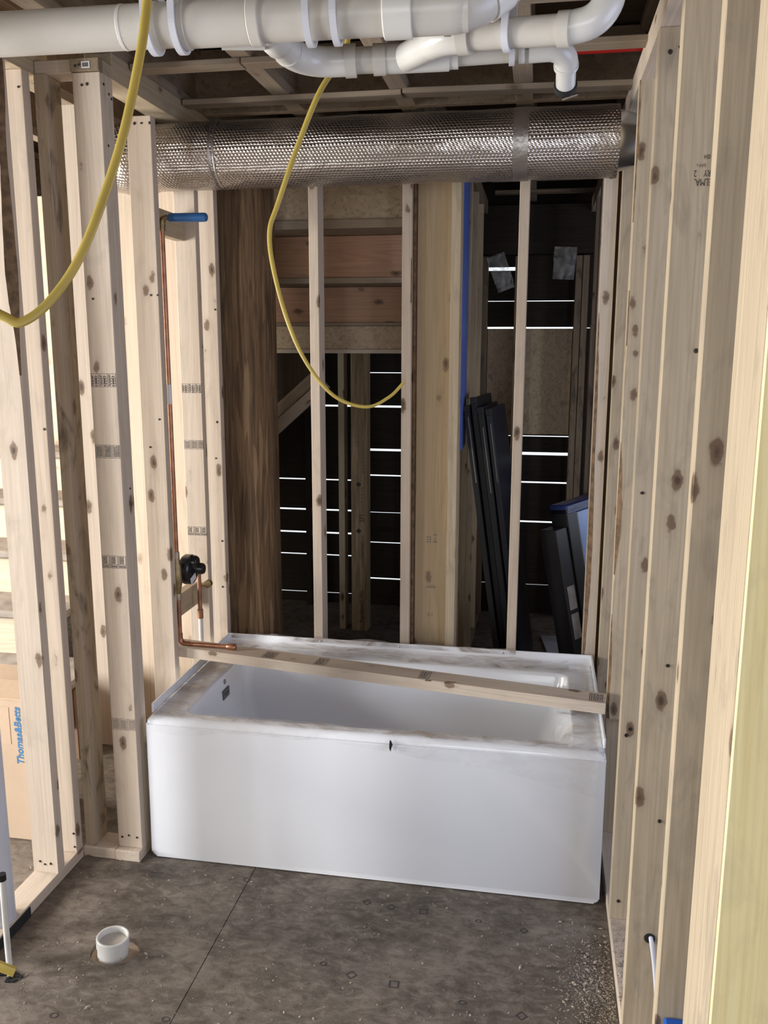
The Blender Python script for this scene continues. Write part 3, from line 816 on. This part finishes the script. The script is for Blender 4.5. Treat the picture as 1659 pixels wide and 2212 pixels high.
def lump(x, t):
    a = .0028*noise.noise((x*7, math.cos(t)*2.2, math.sin(t)*2.2))+.0012*noise.noise((x*30, math.cos(t)*5, math.sin(t)*5))
    if x < .13: a += .0022*math.sin(t*34)*max(0, min(1, (.13-x)/.08))*(1 if 0 < math.sin(t)+.6 else 0)
    a -= .004*math.exp(-((x-.13)/.008)**2)
    if x < -.12: a += .02*math.exp(-((x+.19)/.05)**2)
    if x > 1.485: a += .006*noise.noise((t*6, 3, x*60))
    return a
link('foil_wrap', duct_mesh(-.42, 1.505, .114, lump, 'foil_wrap', 'foil', 150), duct)
link('foil_tape_band', duct_mesh(.118, .142, .1145, lambda x, t: .0015*noise.noise((x*60, t*7, 0))-.005*math.exp(-((x-.13)/.004)**2), 'foil_tape_band', 'foil_tape', 14), duct)
link('foil_tape_band', duct_mesh(1.165, 1.215, .1155, lambda x, t: .0012*noise.noise((x*60, t*7, 0)), 'foil_tape_band', 'foil_tape', 12), duct)
link('metal_collar', duct_mesh(1.50, 1.66, .098, lambda x, t: -.25*max(0, x-1.50), 'metal_collar', 'steel', 6), duct)
link('inner_liner', duct_mesh(1.497, 1.504, .104, lambda x, t: 0, 'inner_liner', 'dark', 1), duct)

# ---- drain pipes under the ceiling
XA = Vector((1, .052, .0105)).normalized()          # the main's run
def pA(s): return Vector((.09, -.684, 2.431))+XA*s
main = empty('drain_main', (.6, -.66, 2.45), 'thick white plastic drain main hung across the ceiling at top left', 'pipe')
OA = (.6, -.66, 2.45)
def band(parent, pfn, s0, s1, r, name='coupling', mat='pvc', seg=24, bev=.002):
    a, b = pfn(s0), pfn(s1); t = (b-a).normalized()
    pts = [a, a+t*bev, b-t*bev, b]
    return tube(name, pts, r, mat, parent, seg, rs=[r-bev, r, r, r-bev])
RA = .0445
tube('pipe', [pA(-1.6), pA(1.02)], RA, 'pvc', main, 28)
band(main, pA, .41, .56, .0475); band(main, pA, .56, .585, .051, 'hub_rim'); band(main, pA, .40, .425, .051, 'hub_rim')
band(main, pA, .845, .905, .0515, 'hub_rim', 'pvc_fit')
band(main, pA, .345, .362, .0475, 'hub_rim')
e0 = pA(.90); E1 = arc(pA(1.02), XA, (XA+Vector((0, .55, .85)).normalized()), .10, 8, PI/4)
tube('elbow', [e0]+E1+[E1[-1]+(XA+Vector((0, .55, .85)).normalized()).normalized()*.12], .0475, 'pvc', main, 24)
tube('hub_rim', [E1[-1], E1[-1]+(XA+Vector((0, .55, .85)).normalized()).normalized()*.05], .0515, 'pvc_fit', main, 24)
tube('riser', [E1[-1]+(XA+Vector((0, .55, .85)).normalized()).normalized()*.12, E1[-1]+(XA+Vector((0, .55, .85)).normalized()).normalized()*.12+Vector((0, .05, .2))], .0445, 'pvc', main, 24)
band(main, pA, .275, .285, RA+.001, 'marking_band', 'pvc_fit')
# branch wye off the main
def hanger(parent, c, t, r, top=2.62, w=.006, name='pipe_hanger'):
    """plastic J-hook: ring round the pipe with two tails up to the joist"""
    t = Vector(t).normalized(); side = t.cross(Vector((0, 0, 1))).normalized(); upv = side.cross(t)
    bm = bmesh.new(); n = 24; pr = []
    th0, th1 = -PI*1.0, 0
    pts = [side*-r+upv*(top-c.z)]+[(side*math.cos(PI+PI*i/n)+upv*math.sin(PI+PI*i/n))*r for i in range(n+1)]+[side*r+upv*(top-c.z)]
    k = len(pts); rings = []
    for i, p in enumerate(pts):
        tg = (pts[min(i+1, k-1)]-pts[max(i-1, 0)]).normalized(); nr = t.cross(tg).normalized()
        rings.append([bm.verts.new(p+t*(a*w)+nr*(b*.0035)) for a, b in ((-1, -1), (1, -1), (1, 1), (-1, 1))])
    for A, B in zip(rings, rings[1:]):
        for q in range(4): bm.faces.new((A[q], A[(q+1) % 4], B[(q+1) % 4], B[q]))
    bm.faces.new(rings[0][::-1]); bm.faces.new(rings[-1])
    return link(name, finish(bm, name, 'pvc_hanger'), parent, Matrix.Translation(c))
hg = [('pale plastic hanger hook on the thick main behind the hanging yellow cable', pA(.345), .055), ('pale plastic hanger hook just right of the yellow cable on the main', pA(.405), .0555),
      ('pale plastic hanger on the main, left one of the close pair', pA(.688), .054), ('pale plastic hanger on the main, right one of the close pair', pA(.745), .054)]
for lab, c, r in hg:
    h = hanger(None, c, XA, r, w=.007); tag(h, lab, 'pipe hanger', 'pipe hangers on the drain main')

br = empty('drain_branch', (.8, -.34, 2.44), 'white plastic branch drain with angled fittings below the main', 'pipe')
W0 = Vector((.650, -.645, 2.450)); B0 = Vector((.676, -.350, 2.440)); B1 = Vector((.925, -.315, 2.449))
bx = (B1-B0).normalized(); wd = (B0-W0).normalized()
RB = .0302
tube('wye_arm', [W0-Vector((.07, .02, 0)), W0, W0+wd*.10], .036, 'pvc_fit', br, 22)
tube('wye_arm_hub', [W0+wd*.085, W0+wd*.092, W0+wd*.15, W0+wd*.156], .037, 'pvc_fit', br, 22, rs=[.034, .038, .038, .035])
tube('reducer_boss', [W0+Vector((-.09, .05, -.028)), W0+Vector((.0, .08, -.024))], .02, 'pvc_fit', br, 14)
aa = arc(B0, wd, bx, .10, 8, wd.angle(bx))
tube('elbow', [W0+wd*.15, aa[0]-wd*.02]+aa+[aa[-1]+bx*.035], .0345, 'pvc_fit', br, 22)
tube('elbow_rim', [aa[0]-wd*.012, aa[0]-wd*.004], .0365, 'pvc_fit', br, 22)
tube('coupling', [aa[-1]+bx*.028, aa[-1]+bx*.055], .038, 'pvc', br, 22)
tube('pipe', [aa[-1], B1], RB, 'pvc', br, 22)
tube('coupling', [B1-bx*.075, B1-bx*.045], .036, 'pvc', br, 22)
tube('wye_body', [B1-bx*.045, B1+bx*.11], .0335, 'pvc_fit', br, 22)
J1 = Vector((1.035, -.470, 2.440)); J2 = Vector((1.305, -.525, 2.425)); jd = (J1-B1).normalized(); jx = (J2-J1).normalized()
a2 = arc(J1, jd, jx, .08, 8, jd.angle(jx))
tube('wye_arm', [B1-jd*.01, a2[0]], .0325, 'pvc_fit', br, 22)
tube('elbow', [a2[0]-jd*.012]+a2+[a2[-1]+jx*.02], .0355, 'pvc_fit', br, 22)
tube('coupling', [a2[-1]+jx*.01, a2[-1]+jx*.036], .0385, 'pvc', br, 22)
tube('pipe', [a2[-1], J2], RB+.0008, 'pvc', br, 22)
tube('coupling', [J2-jx*.012, J2+jx*.013], .0365, 'pvc', br, 22)
EU = Vector((1.395, -.535, 2.437)); ux = (EU-J2).normalized(); uu = Vector((.03, .12, 1)).normalized()
a3 = arc(EU, ux, uu, .062, 10, ux.angle(uu))
tube('elbow', [J2+ux*.005]+a3+[a3[-1]+uu*.03], .0335, 'pvc_fit', br, 22)
tube('elbow_rim', [a3[-1]+uu*.002, a3[-1]+uu*.010], .0352, 'pvc_fit', br, 22)
tube('riser', [a3[-1], a3[-1]+uu*.25], RB, 'pvc', br, 22)
# small print on the fitting
link('printed_label', quad_rects([(-.008+.004*i, -.012, -.0055+.004*i, .012) for i in range(4)], 'printed_label', 'ink'), br,
     Matrix.Translation(a2[-1]+jx*-.012+Vector((0, -.0364, .002))) @ Matrix.Rotation(PI/2, 4, 'X'))
tl = empty('drain_trap_arm', (1.2, -.29, 2.46), 'thin white drain pipe behind the branch ending in a turned-away elbow', 'pipe')
T0 = B1+bx*.10; T1 = Vector((1.315, -.285, 2.462)); tx = (T1-T0).normalized(); td = Vector((.02, .86, -.50)).normalized()
RC = .0245
tube('pipe', [T0, T1-tx*.05], RC, 'pvc', tl, 20)
tube('coupling', [T0+tx*.01, T0+tx*.032], .0305, 'pvc_fit', tl, 20)
tube('coupling', [T1-tx*.115, T1-tx*.09], .0285, 'pvc_fit', tl, 20)
a4 = arc(T1, tx, td, .045, 10, tx.angle(td))
tube('elbow', [T1-tx*.1]+a4+[a4[-1]+td*.012], .0285, 'pvc_fit', tl, 20)
tube('elbow_rim', [a4[-1]+td*.004, a4[-1]+td*.014], .0305, 'pvc_fit', tl, 20)
tube('pipe_end', [a4[-1], a4[-1]+td*.075], .0245, 'pvc_fit', tl, 20)
tube('rubber_coupling', [a4[-1]+td*.068, a4[-1]+td*.082], .029, 'dark', tl, 20)
cs = a4[-1]+td*.088
tube('clamp_screw', [cs+Vector((-.008, -.005, -.022)), cs+Vector((.03, -.005, -.012))], .004, 'steel', tl, 8)
h = hanger(None, Vector((1.185, -.502, 2.432)), jx, .036, w=.0075); tag(h, 'long pale plastic hanger strap on the branch drain, nearer one', 'pipe hanger', 'pipe hangers on the branch')
h = hanger(None, Vector((1.185, -.297, 2.4585)), tx, .030, w=.0065); tag(h, 'short pale plastic hanger on the thin pipe behind the branch', 'pipe hanger', 'pipe hangers on the branch')

tag(tube('red_water_line', [(1.30, .43, 2.667), (1.72, .43, 2.667)], .0085, 'red', None, 10), 'red water tube running above the strapping at the right wall', 'water tube')

# ---- yellow cables
c1 = catmull([(.66, -1.10, 2.70), (.645, -1.12, 2.45), (.635, -1.14, 2.307), (.626, -1.161, 2.211), (.598, -1.194, 2.065), (.548, -1.233, 1.911), (.500, -1.257, 1.832), (.457, -1.272, 1.797), (.43, -1.275, 1.803), (.39, -1.275, 1.83), (.30, -1.27, 1.93), (.22, -1.26, 2.15)], 8)
tag(tube('hanging_cable', c1, .0082, 'yellow', None, 12, .62, ref=(1, 0, 0)), 'thick yellow cable looping down in front of the left studs', 'cable')
c2 = catmull([(.72, .03, 2.72), (.711, .017, 2.602), (.693, .004, 2.55), (.639, -.024, 2.461), (.586, -.061, 2.319), (.534, -.102, 2.152), (.514, -.121, 2.075), (.528, -.138, 1.973), (.571, -.158, 1.832), (.627, -.171, 1.716), (.707, -.175, 1.622), (.798, -.165, 1.590), (.862, -.149, 1.617), (.903, -.134, 1.659)], 8)
n2 = len(c2)
tag(tube('hanging_cable', c2, .008, 'yellow', None, 12, .7, ref=(1, 0, 0), rs=[.0085-.004*min(1, max(0, (i/n2-.25)*1.6)) for i in range(n2)]), 'thin yellow cable hanging with its cut end over the tub', 'cable')
tag(tube('cable_end', catmull([(-.42, -.78, .30), (-.25, -.76, .20), (-.11, -.745, .140), (-.048, -.735, .112)], 6), .0155, 'yellow', None, 12, .55, ref=(0, 0, 1)), 'short yellow cable end poking in beside the white tube at bottom left', 'cable')

# ---- shower plumbing on the left wall
sh = empty('shower_plumbing', (-.078, .53, .55), 'copper shower riser with black mixing valve and spout stub', 'shower plumbing')
RX, RY = -.039, .400; CR = .0085
tube('riser_pipe', [(RX, RY, .97), (RX, RY, 2.17)], CR, 'copper', sh, 14)
tube('pipe_label', [(RX, RY, 1.55), (RX, RY, 1.62)], CR+.0006, 'label', sh, 14)
dn = arc((RX, RY, .641), (0, 0, -1), (1, -.03, .0), .022, 8, PI/2)
tube('drop_pipe', [(RX, RY, .87)]+dn+[(.152, .394, .642)], CR, 'copper', sh, 14)
tube('spout_elbow', [dn[0]+Vector((0, 0, .018))]+dn+[dn[-1]+Vector((.016, 0, 0))], .0105, 'copper', sh, 14)
tube('spout_cap', [(.150, .394, .642), (.156, .394, .642), (.182, .393, .642), (.186, .393, .642)], .0125, 'copper', sh, 14, rs=[.010, .0125, .0125, .011])
tube('valve_body', [(RX, RY, .83), (RX, RY, .85), (RX, RY, .88), (RX, RY, .945), (RX, RY, .96), (RX, RY, .985)], .014, 'brass', sh, 14, rs=[.011, .0115, .018, .018, .0115, .011])
tube('valve_port', [(RX-.004, .385, .905), (RX, .56, .905)], .014, 'brass', sh, 12)
tube('solder_joint', [(RX, RY, .97), (RX, RY, 1.0)], .0112, 'solder', sh, 14)
tube('solder_joint', [(RX, RY, .815), (RX, RY, .845)], .0112, 'solder', sh, 14)
# black plaster guard: a round cup on its side with two knobs
bm = bmesh.new()
tube_bm(bm, [(-.040, .462, .918), (-.030, .462, .918), (-.006, .462, .918), (.0, .462, .918)], .05, 28, rs=[.052, .058, .057, .052])
me = finish(bm, 'plaster_guard', 'black'); auto(me); gd = link('plaster_guard', me, sh)
tube('guard_knob', [(-.006, .470, .945), (.010, .470, .945), (.016, .470, .945)], .024, 'black', gd, 20, rs=[.027, .025, .020])
tube('guard_knob', [(-.006, .495, .915), (.024, .495, .913), (.030, .495, .913)], .021, 'black', gd, 20, rs=[.024, .022, .018])
me = quad_rects([(-.026, -.012, .026, .012)], 'white_label', 'label')
link('white_label', me, gd, Matrix.Translation((.0012, .455, .884)) @ Matrix.Rotation(.25, 4, 'X') @ Matrix.Rotation(PI/2, 4, 'Z') @ Matrix.Rotation(PI/2-.06, 4, 'X'))
feed = arc((-.036, .600, .915), (0, 1, 0), (0, 0, -1), .018, 6, PI/2)
tube('feed_pipe', [(-.036, .54, .915)]+feed+[(-.036, .600, .70)], CR, 'copper', sh, 14)
tube('feed_adapter', [(-.036, .600, .715), (-.036, .600, .678)], .0115, 'copper', sh, 14)
tube('feed_hose', [(-.036, .600, .682), (-.037, .603, .64), (-.04, .61, .40), (-.04, .61, .05)], .0095, 'pvc_fit', sh, 12)
tube('strap_clip', [(-.062, .677, .795), (-.02, .677, .795)], .005, 'copper', sh, 8)
tube('clip_ring', [(-.028, .664, .802), (-.028, .684, .802)], .016, 'brass', sh, 14)
tube('shower_elbow', [(RX, RY, 2.15)]+arc((RX, RY, 2.195), (0, 0, 1), (1, 0, 0), .02, 6, PI/2)+[(-.006, RY, 2.195)], .012, 'brass', sh, 14)
tube('shower_arm_sleeve', [(-.012, RY, 2.195), (-.008, RY, 2.195), (.116, RY, 2.194), (.124, RY, 2.194), (.128, RY, 2.194)], .0155, 'blue', sh, 16, rs=[.012, .0155, .0155, .0145, .010])

# ---- floor items
cp = empty('closet_pipe', (.094, -.475, 0), 'short white plastic toilet drain stub standing in the subfloor', 'drain stub')
bm = bmesh.new(); n = 36; prof = [(.044, -.05), (.0445, .02), (.0475, .021), (.0475, .046), (.0455, .0485), (.042, .0485), (.0405, .046), (.040, .026), (.0, .025)]
R = [[bm.verts.new((r*math.cos(2*PI*k/n), r*math.sin(2*PI*k/n), z)) for k in range(n)] for r, z in prof[:-1]]
for A, B in zip(R, R[1:]):
    for k in range(n): bm.faces.new((A[k], A[(k+1) % n], B[(k+1) % n], B[k]))
bm.faces.new(R[0][::-1])
me = finish(bm, 'pipe_collar', 'pvc_fit'); auto(me, .5); link('pipe_collar', me, cp, Matrix.Translation((.094, -.475, 0)) @ Matrix.Rotation(.05, 4, 'Y'))
bm = bmesh.new(); bmesh.ops.create_cone(bm, cap_ends=True, segments=30, radius1=.0405, radius2=.0402, depth=.004)
link('knockout_disc', finish(bm, 'knockout_disc', 'pvc'), cp, Matrix.Translation((.094, -.475, .0275)) @ Matrix.Rotation(.05, 4, 'Y'))
bm = bmesh.new(); bmesh.ops.create_cone(bm, cap_ends=True, segments=24, radius1=.078, radius2=.078, depth=.004)
link('hole_ledge', finish(bm, 'hole_ledge', 'cardboard'), cp, Matrix.Translation((.094, -.475, -.017)))
vp = empty('vent_pipe', (-.305, -.475, .038), 'white vertical plastic pipe standing in the left wall at the picture edge', 'pipe')
tube('pipe', [(-.284, -.452, .0385), (-.284, -.452, 2.5)], .0445, 'pvc_hanger', vp, 28)
tube('pipe_foot', [(-.284, -.452, .0385), (-.284, -.452, .045)], .0465, 'pvc_hanger', vp, 28)
px_ = empty('water_stub', (-.142, -.625, 0), 'thin white water tube stub with black cap rising from the floor', 'water tube')
tube('tube', [(-.142, -.625, -.02), (-.148, -.618, .10), (-.156, -.605, .29)], .0085, 'pvc_fit', px_, 14)
tube('cap', [(-.156, -.605, .286), (-.156, -.605, .305)], .0115, 'black', px_, 14)
bm = bmesh.new()
for i in range(26):
    a = random.uniform(0, 2*PI); r = random.uniform(.008, .035)
    box_bm(bm, random.uniform(.004, .014), random.uniform(.004, .01), random.uniform(.002, .006), 0, (-.142+r*math.cos(a), -.628+r*math.sin(a)*.7, .003))
tag(link('dark_crumbs', finish(bm, 'dark_crumbs', 'dark'), px_), kind='stuff')

# ---- cardboard box behind the left wall
bxo = empty('cardboard_box', (-.64, .1, 0), 'tan cardboard carton with blue lettering standing behind the left studs', 'carton')
board('box_body', -.82, -.466, .012, .32, .0, .540, 'cardboard', bxo, bev=.003, axis='z')
fl1 = board('box_flap', -.82, -.467, .010, .15, .541, .545, 'cardboard', bxo, bev=0, rot=Matrix.Rotation(.10, 4, 'X'))
tm = text_mesh('Thomas&Betts', .0365, 'ink_blue', bold=.0011)
for v in tm.vertices: v.co.x += v.co.y*.18
link('printed_name', tm, bxo, Matrix.Translation((-.488, .0112, .405)) @ Matrix.Rotation(-PI/2, 4, 'Y') @ Matrix.Rotation(PI/2, 4, 'X'))
link('packing_tape', quad_rects([(-.03, -.09, .03, .05)], 'packing_tape', 'cardboard'), bxo, face_front(-.55, .0114, .46))

# ---- stairs on the left, beyond the wall
sc_ = empty('staircase', (-1.5, 1.0, 0), 'dusty stair flight with pale risers glimpsed at the left edge', 'stairs')
for i, (z, y) in enumerate(((.36, .60), (.57, .88), (.78, 1.14), (.99, 1.40), (1.20, 1.66))):
    t = board('tread', -2.3, -.62 if i == 0 else -.80, y-.03, y+.29, z-.038, z, 'tread', sc_, bev=.012)
    board('riser', -2.3, -.64 if i == 0 else -.82, y, y+.018, z-.212, z-.037, 'ply', sc_)
board('stringer', -.66, -.622, .62, .9, .0, .32, 'cardboard_dark', sc_, axis='y')
board('stair_back_panel', -2.3, -.82, 1.95, 1.965, 1.0, 2.55, 'ply', sc_)
board('stair_panel', -.84, -.82, 1.0, 1.95, .0, 2.55, 'ply', sc_, axis='z')

# ---- underside of the upper flight behind the tub
us = empty('upper_staircase', (.4, 1.4, 1.7), 'underside of a stair flight with reddish plywood risers behind the tub', 'stairs')
zt = (2.62, 2.27, 2.062, 1.865, 1.735); yy = (1.20, 1.20, 1.42, 1.64, 1.66)
x0, x1 = -.15, .838
board('riser', x0, x1, 1.18, 1.20, 2.285, 2.60, 'osb', us, axis='x')
board('tread', x0, x1, 1.165, 1.42, 2.247, 2.284, 'joist', us, axis='x')
board('riser', x0, x1, 1.40, 1.415, 2.062, 2.245, 'ply_pink', us, axis='x')
board('tread', x0, x1, 1.385, 1.62, 2.036, 2.0615, 'joist', us, axis='x')
board('riser', x0, x1, 1.60, 1.615, 1.868, 2.034, 'ply_pink', us, axis='x')
board('tread', x0, x1, 1.59, 1.80, 1.853, 1.8675, 'joist', us, axis='x')
board('riser', x0, x1, 1.615, 1.63, 1.742, 1.852, 'osb', us, axis='x')
board('tread', x0, x1, 1.605, 1.80, 1.722, 1.7415, 'spruce', us, axis='x')
board('wedge', .62, .655, 1.42, 1.50, 2.16, 2.255, 'joist', us, rot=Matrix.Rotation(-.9, 4, 'Y'))
board('stair_back_panel', x0, .12, 2.0, 2.012, 1.46, 1.74, 'subfloor_up', us)
wedge_m = Matrix.Rotation(-.72, 4, 'Y')
board('stringer', -.30, .22, 1.95, 1.99, 1.36, 1.42, 'spruce', us, rot=wedge_m, axis='x')
board('stringer', -.36, .16, 1.99, 2.03, 1.40, 1.46, 'spruce_grey', us, rot=wedge_m, axis='x')

# ---- navy panels leaning in the passage
def lean(name, label, i):
    r = empty(name, (1.2+.03*i, 1.6, 0), label, 'panel', 'navy panels leaning in the passage')
    a = -.145
    base = Matrix.Translation((1.20, 1.60, .004)) @ Matrix.Rotation(-.10, 4, 'Z') @ Matrix.Translation((.031*i, 0, 0)) @ Matrix.Rotation(a, 4, 'Y')
    bm = bmesh.new(); h = (1.505, 1.54, 1.50, 1.49)[i]
    box_bm(bm, .026, .44, h, .002, (0, -.06, h/2))
    link('panel_core', finish(bm, 'panel_core', 'navy_edge' if i < 3 else 'navy'), r, base @ Matrix.Translation((0, .03*(i % 2), 0)))
    bm = bmesh.new(); box_bm(bm, .0295, .03, .03, .002, (0, -.27, h-.012))
    link('corner_guard', finish(bm, 'corner_guard', 'navy_edge'), r, base @ Matrix.Translation((0, .03*(i % 2), 0)))
    if i in (0, 2, 3):
        bm = bmesh.new(); box_bm(bm, .004, .0015, (.30, .30, .27)[(0, 0, 1, 2)[i]], 0, (.004, -.2812, h-.20-.04*(i == 2)))
        link('edge_strip', finish(bm, 'edge_strip', 'sealant'), r, base @ Matrix.Translation((0, .03*(i % 2), 0)))
for i, lb_ in enumerate(('black-edged panel nearest the partition in the leaning navy stack', 'tallest panel, second from the partition in the leaning navy stack',
                         'third panel from the partition in the leaning navy stack', 'outermost leaning panel showing its broad navy face')):
    lean('leaning_panel', lb_, i)

# ---- crated window unit leaning on the right of the passage
wu = empty('window_unit', (1.5, 1.5, 0), 'new dark-framed window unit with pale blue pane leaning at the passage side', 'window unit')
wm = Matrix.Translation((1.47, 1.52, .003)) @ Matrix.Rotation(-.42, 4, 'Z') @ Matrix.Rotation(-.20, 4, 'Y') 
wm = Matrix.Translation((1.635, 1.46, .03)) @ Matrix.Rotation(-.15, 4, 'Y') @ Matrix.Rotation(.85, 4, 'Z') @ Matrix.Rotation(-.05, 4, 'X')
def wpart(nm, x0, x1, y0, y1, z0, z1, mat, bev=.003):
    bm = bmesh.new(); box_bm(bm, x1-x0, y1-y0, z1-z0, bev, ((x0+x1)/2, (y0+y1)/2, (z0+z1)/2))
    return link(nm, finish(bm, nm, mat), wu, wm)
wh = 1.02
wpart('frame_stile', -.10, -.03, -.05, .05, 0, wh, 'frame_black'); wpart('frame_stile', .33, .40, -.05, .05, 0, wh, 'frame_black')
wpart('frame_rail', -.10, .40, -.052, .052, wh-.03, wh+.02, 'frame_blue', .008); wpart('frame_rail', -.03, .33, -.05, .05, 0, .06, 'frame_black')
wpart('spacer', -.03, .0, -.03, -.015, .06, wh-.03, 'sealant'); wpart('pane', .0, .33, -.02, -.012, .06, wh-.03, 'pane_film', .001)
wpart('side_carton', -.18, -.102, -.04, .06, 0, wh-.08, 'frame_black')
wpart('paper_label', -.165, -.115, -.0415, -.0405, .56, .67, 'tread', 0); wpart('paper_label', -.165, -.115, -.0415, -.0405, .42, .54, 'tread', 0)
tag(board('foam_sheet', 1.36, 1.53, 2.22, 2.62, .0, .012, 'whiteboard', None, rot=Matrix.Rotation(.12, 4, 'Z')), 'pale flat sheet lying on the passage floor beyond the bathtub', 'foam sheet')

# ---- plastic bags stapled to the far studs
def bag(x, z, w, h, ang, label):
    bm = bmesh.new(); G = []; n = 10
    for s in (-1, 1):
        for i in range(n+1):
            G.append([bm.verts.new(((i/n-.5)*w*(1+.12*noise.noise((j*.6, s, x*9))), s*.018*math.sin(PI*i/n)*math.sin(PI*j/n*.8+.4)+.012*noise.noise((i*.5, j*.5, s+x*5)), (j/n-.5)*h)) for j in range(n+1)])
    for b0 in (0, n+1):
        for i in range(n):
            for j in range(n): bm.faces.new((G[b0+i][j], G[b0+i+1][j], G[b0+i+1][j+1], G[b0+i][j+1]))
    bmesh.ops.remove_doubles(bm, verts=bm.verts[:], dist=.0005)
    o = link('plastic_bag', finish(bm, 'plastic_bag', 'bag', True), None, Matrix.Translation((x, 2.96, z)) @ Matrix.Rotation(ang, 4, 'Y'))
    tag(o, label, 'bag', 'clear bags on the far wall')
bag(1.02, 2.20, .11, .22, -.35, 'clear plastic bag hanging askew on the far wall, left one')
bag(1.40, 2.25, .13, .19, .05, 'clear plastic bag hanging straight by the far double stud')

# ---- cable in the right wall and blue box
tag(tube('grey_cable', catmull([(1.602, -.50, .300), (1.603, -.555, .298), (1.612, -.575, .24), (1.619, -.60, .16), (1.622, -.64, .05), (1.622, -.70, .043)], 6), .0055, 'pvc_hanger', None, 10), 'pale cable drooping from a drilled hole in a right stud', 'cable')
bm = bmesh.new(); bmesh.ops.create_cone(bm, cap_ends=True, segments=16, radius1=.0135, radius2=.0135, depth=.003)
link('drilled_hole', finish(bm, 'drilled_hole', 'dark'), r2, Matrix.Translation((1.600, -.5505, .298)) @ Matrix.Rotation(PI/2, 4, 'X'))
eb = empty('electrical_box', (1.59, -1.06, .42), 'blue plastic electrical box on the right stud at the bottom edge', 'electrical box')
board('box_shell', 1.560, 1.610, -1.090, -1.030, .385, .478, 'blue_box', eb, bev=.004, axis='z')
board('nail_tab', 1.563, 1.572, -1.094, -1.0895, .455, .474, 'label', eb, bev=0, axis='z')
# weep tag on the apron
tg = bpy.data.meshes.new('tape_tab')
bm = bmesh.new(); tube_bm(bm, [(0, 0, 0), (.003, -.004, -.012), (.001, -.006, -.026), (.002, -.006, -.034)], .003, 6, rs=[.002, .006, .0035, .001])
tag(link('tape_tab', finish(bm, 'tape_tab', 'black'), film, Matrix.Translation((.845, -.008, TH-.006))), 'little black tab')

# ---- sawdust, shavings and grit
def flakes(name, n, gen, mat, s0, s1, label, cat):
    V, F = [], []
    for i in range(n):
        x, y, z = gen(); s = random.uniform(s0, s1)*(2.2 if random.random() < .06 else 1); a = random.uniform(0, PI); e = random.uniform(.25, .8)
        ca, sa = math.cos(a)*s, math.sin(a)*s; tz = random.uniform(0, .5)*s; k = len(V)
        V += [(x-ca, y-sa, z+.0004), (x+sa*e, y-ca*e, z+.0006), (x+ca, y+sa, z+tz), (x-sa*e, y+ca*e, z+.0008+tz*.5), (x, y, z+s*.45)]
        F += [(k, k+1, k+4), (k+1, k+2, k+4), (k+2, k+3, k+4), (k+3, k, k+4)]
    me = bpy.data.meshes.new(name); me.from_pydata(V, [], F); me.materials.append(M[mat])
    return tag(link(name, me), label, cat, kind='stuff')
def g_pile():
    while True:
        x = random.gauss(1.515, .06); y = random.gauss(-.40, .12)
        if x < 1.541: return x, y, abs(random.gauss(0, .004))*max(0, 1-abs(y+.37)/.3)
def g_plate():
    return random.uniform(1.549, 1.632), random.uniform(-.50, -.13), S+.0005+abs(random.gauss(0, .002))
flakes('sawdust', 2600, g_pile, 'sawdust', .0007, .0036, 'pale sawdust heap on the floor by the right wall', 'sawdust')
flakes('sawdust', 700, g_plate, 'sawdust', .0012, .0045, 'sawdust caught on the right bottom plate', 'sawdust')
def g_floor():
    return random.uniform(-.2, 1.53), -random.random()**.8*1.0-.02, .0
flakes('wood_shavings', 620, g_floor, 'sawdust', .001, .0055, 'scattered wood shavings over the subfloor', 'shavings')
flakes('floor_grit', 1400, g_floor, 'grit', .0008, .003, 'fine grit scattered over the subfloor', 'grit')
def g_left(): return random.uniform(-1.0, -.34), random.uniform(-.9, .0), 0
flakes('wood_shavings', 160, g_left, 'sawdust', .001, .004, 'shavings on the floor left of the stud wall', 'shavings')
